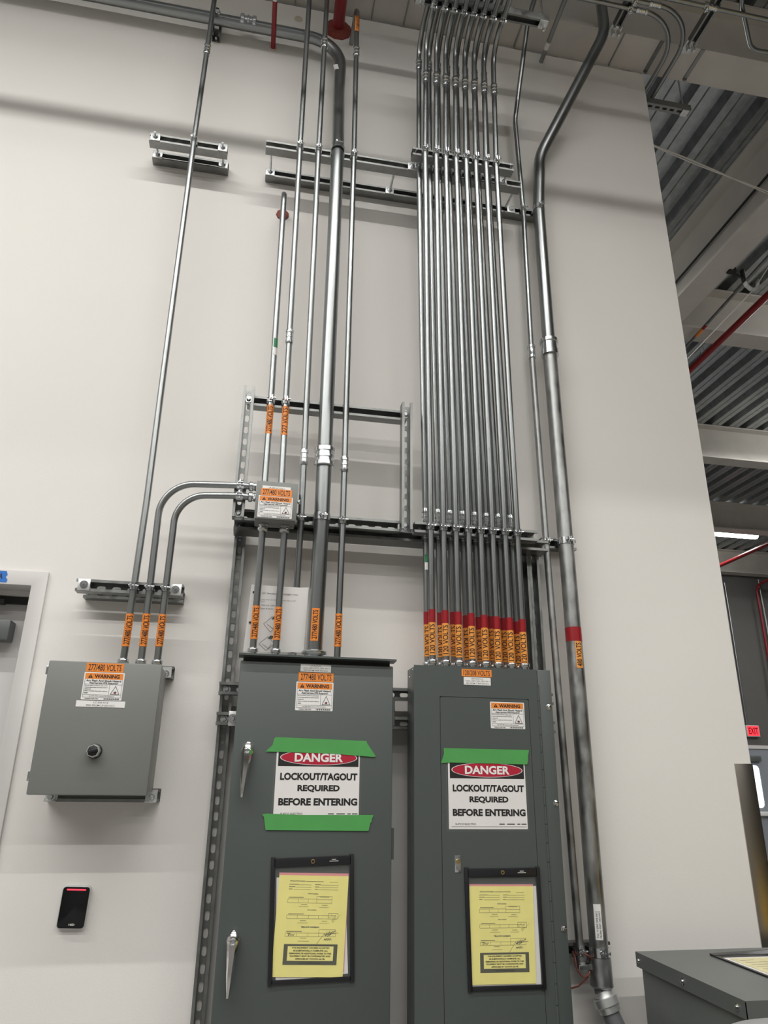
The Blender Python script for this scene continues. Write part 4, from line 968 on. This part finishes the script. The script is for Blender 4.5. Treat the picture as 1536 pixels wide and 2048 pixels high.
stx('QC Standard with Hinged Trim', .20, .868, .62, .024)
stx('(see note on HO, not with side at 60"', .20, .775, .60, .018, .0); stx('and', .20, .752, .06, .014, .0)
stx('1940 and 1976', .20, .690, .24, .018, .0); stx('Data Bulletin', .20, .640, .22, .018, .0)
for a, b in ((.05, .95), (.06, .90), (.09, .57), (.10, .545)): stx('4', a, b, .03, .03, .0)
for (cx, cy) in ((.42, .42), (.38, .12)):
    for p_, q_ in (((-.15,0),(0,.11)),((0,.11),(.14,0)),((.14,0),(-.01,-.12)),((-.01,-.12),(-.15,0)),((-.09,0),(.03,-.07)),((.03,-.07),(.08,0))):
        a, b = onsheet(cx+p_[0]*.9, max(.02, cy+p_[1])), onsheet(cx+q_[0]*.9, max(.02, cy+q_[1])); e = (b-a).normalized(); nn = e.cross(Y_)*.0005
        mb.add([a-nn, b-nn, b+nn, a+nn], [(0,1,2,3)])
for (cx, cy) in ((.46, .52), (.43, .225)):
    mb.add([onsheet(cx-.05, cy-.025), onsheet(cx+.02, cy-.03), onsheet(cx+.05, cy+.015), onsheet(cx-.01, cy+.02)], [(0,1,2,3)])
obj('print', mb, M['inkgrey'], t)
mb = MB()
for b in (.885, .43): c = onsheet(.055, b); mb.lathe(c, -Y_, [(0, .004), (.0004, .004)], 12)
obj('punched_hole', mb, M['dark'], t)

# ------------------------------------------------------------------ card reader
t = thing('card_reader', (-.474, 0, 1.153), 'black card reader with a red light bar on the wall below the left box', 'card reader')
cx, cz = -.4735, 1.2105; rt = -.03
u, v = V((math.cos(rt), 0, math.sin(rt))), V((-math.sin(rt), 0, math.cos(rt)))
o = V((cx, 0, cz))
obj('base', MB().prism(rrect(-.0412, .0412, -.0582, .0582, .010), o+V((0, -.0002, 0)), u, v, -Y_, .0165), M['washer'], t, bevel=.001)
fc = obj('face', MB().prism(rrect(-.0390, .0390, -.0562, .0562, .009), o+V((0, -.0168, 0)), u, v, -Y_, .0035), M['glass'], t, bevel=.0015)
obj('light_bar', MB().prism(rrect(-.028, .028, .0465, .0505, .0015), o+V((0, -.0203, 0)), u, v, -Y_, .0006), M['redled'], fc)
mb = MB(); put(mb, 'HID', o+V((0, -.0206, 0)), u, v, .003, -.046, .017, .0055, .03); obj('lettering', mb, M['white'], fc)

# ------------------------------------------------------------------ transformer
t = thing('transformer', (1.68, -.4, 0), 'grey floor standing transformer cabinet at the lower right corner', 'transformer')
tx0, tx1, ty0, ty1, tz = 1.296, 2.06, -.690, -.145, 1.077
obj('cabinet', MB().box(tx0+.012, tx1-.012, ty0+.012, ty1-.01, .10, tz-.01), M['tgrey'], t, bevel=.003)
lid = obj('lid', MB().box(tx0, tx1, ty0, ty1, tz-.0028, tz).box(tx0, tx0+.002, ty0, ty1, tz-.042, tz-.0028).box(tx0, tx1, ty0, ty0+.002, tz-.042, tz-.0028).box(tx1-.002, tx1, ty0, ty1, tz-.042, tz-.0028), M['tgrey'], t)
for yy in (-.165, -.41, -.655): obj('lid_screw', MB().lathe((tx0, yy, tz-.022), -X_, [(0, .0085), (.0015, .0085), (.002, .0062), (.006, .005), (.007, .002)], 14), M['chrome'], lid)
for k in range(3): obj('lid_screw', MB().lathe((1.42+.26*k, ty0, tz-.022), -Y_, [(0, .0085), (.0015, .0085), (.002, .0062), (.006, .005), (.007, .002)], 14), M['chrome'], lid)
obj('plinth', MB().box(tx0+.05, tx1-.05, ty0+.05, ty1-.03, 0, .10), M['dark'], t)
t = thing('ticket_holder', (1.65, -.4, tz), 'black edged clear holder lying flat on the transformer top', 'document holder')
hx0, hx1, hy0, hy1 = 1.508, 1.765, -.575, -.227
obj('back_sheet', MB().box(hx0, hx1, hy0, hy1, tz+.0002, tz+.0008), M['vinyl'], t)
mb = MB().box(hx0, hx0+.010, hy0, hy1, tz+.001, tz+.0045).box(hx1-.010, hx1, hy0, hy1, tz+.001, tz+.0045).box(hx0+.01, hx1-.01, hy0, hy0+.01, tz+.001, tz+.004)
mb.add([(hx0, hy1-.025, tz+.004), (hx1, hy1-.025, tz+.004), (hx1, hy1, tz+.012), (hx0, hy1, tz+.005), (hx0, hy1-.025, tz+.0055), (hx1, hy1-.025, tz+.0055), (hx1, hy1, tz+.0135), (hx0, hy1, tz+.0065)], [(0,3,2,1),(4,5,6,7),(0,1,5,4),(1,2,6,5),(2,3,7,6),(3,0,4,7)])
obj('binding', mb, M['vinyl'], t)
obj('clear_front', MB().box(hx0+.01, hx1-.01, hy0+.01, hy1-.025, tz+.0037, tz+.0040), M['clear'], t)
tag(obj('paper_sheet', MB().box(hx0+.018, hx1-.013, hy0+.014, hy1-.040, tz+.0012, tz+.0016), M['paper']), 'white sheet under the yellow form on the transformer top', 'paper')
fo = tag(obj('form', MB().box(hx0+.030, hx1-.014, hy0+.020, hy1-.055, tz+.0020, tz+.0024), mat('cream yellow paper', (0.66, 0.60, 0.34, 1), .7, noise=.08, nscale=25)), 'pale yellow form in the holder on the transformer top', 'form')
mb = MB()
for k in range(9): yy = hy1-.08-.026*k; mb.add([(hx0+.05, yy, tz+.0027), (hx0+.05+.14*((k*5 % 3)+1)/3, yy, tz+.0027), (hx0+.05+.14*((k*5 % 3)+1)/3, yy-.002, tz+.0027), (hx0+.05, yy-.002, tz+.0027)], [(0,1,2,3)])
obj('print', mb, M['inkgrey'], fo)
# round bin in front of the transformer
q = atz(1532, 2035, 1.082); bc = V((q.x, q.y-.225, 0))
t = thing('waste_bin', bc, 'grey round lidded bin at the bottom right corner in front of the transformer', 'bin')
obj('barrel', MB().lathe(bc, Z_, [(0, .17), (.02, .18), (1.025, .212), (1.03, .212)], 36), M['flex'], t)
obj('lid', MB().lathe(bc+V((0, 0, 1.032)), Z_, [(0, .230), (.02, .234), (.04, .232), (.049, .226), (.050, .215), (.046, .205), (.046, .05)], 40), mat('mid grey plastic', (0.22, 0.22, 0.22, 1), .4), t)
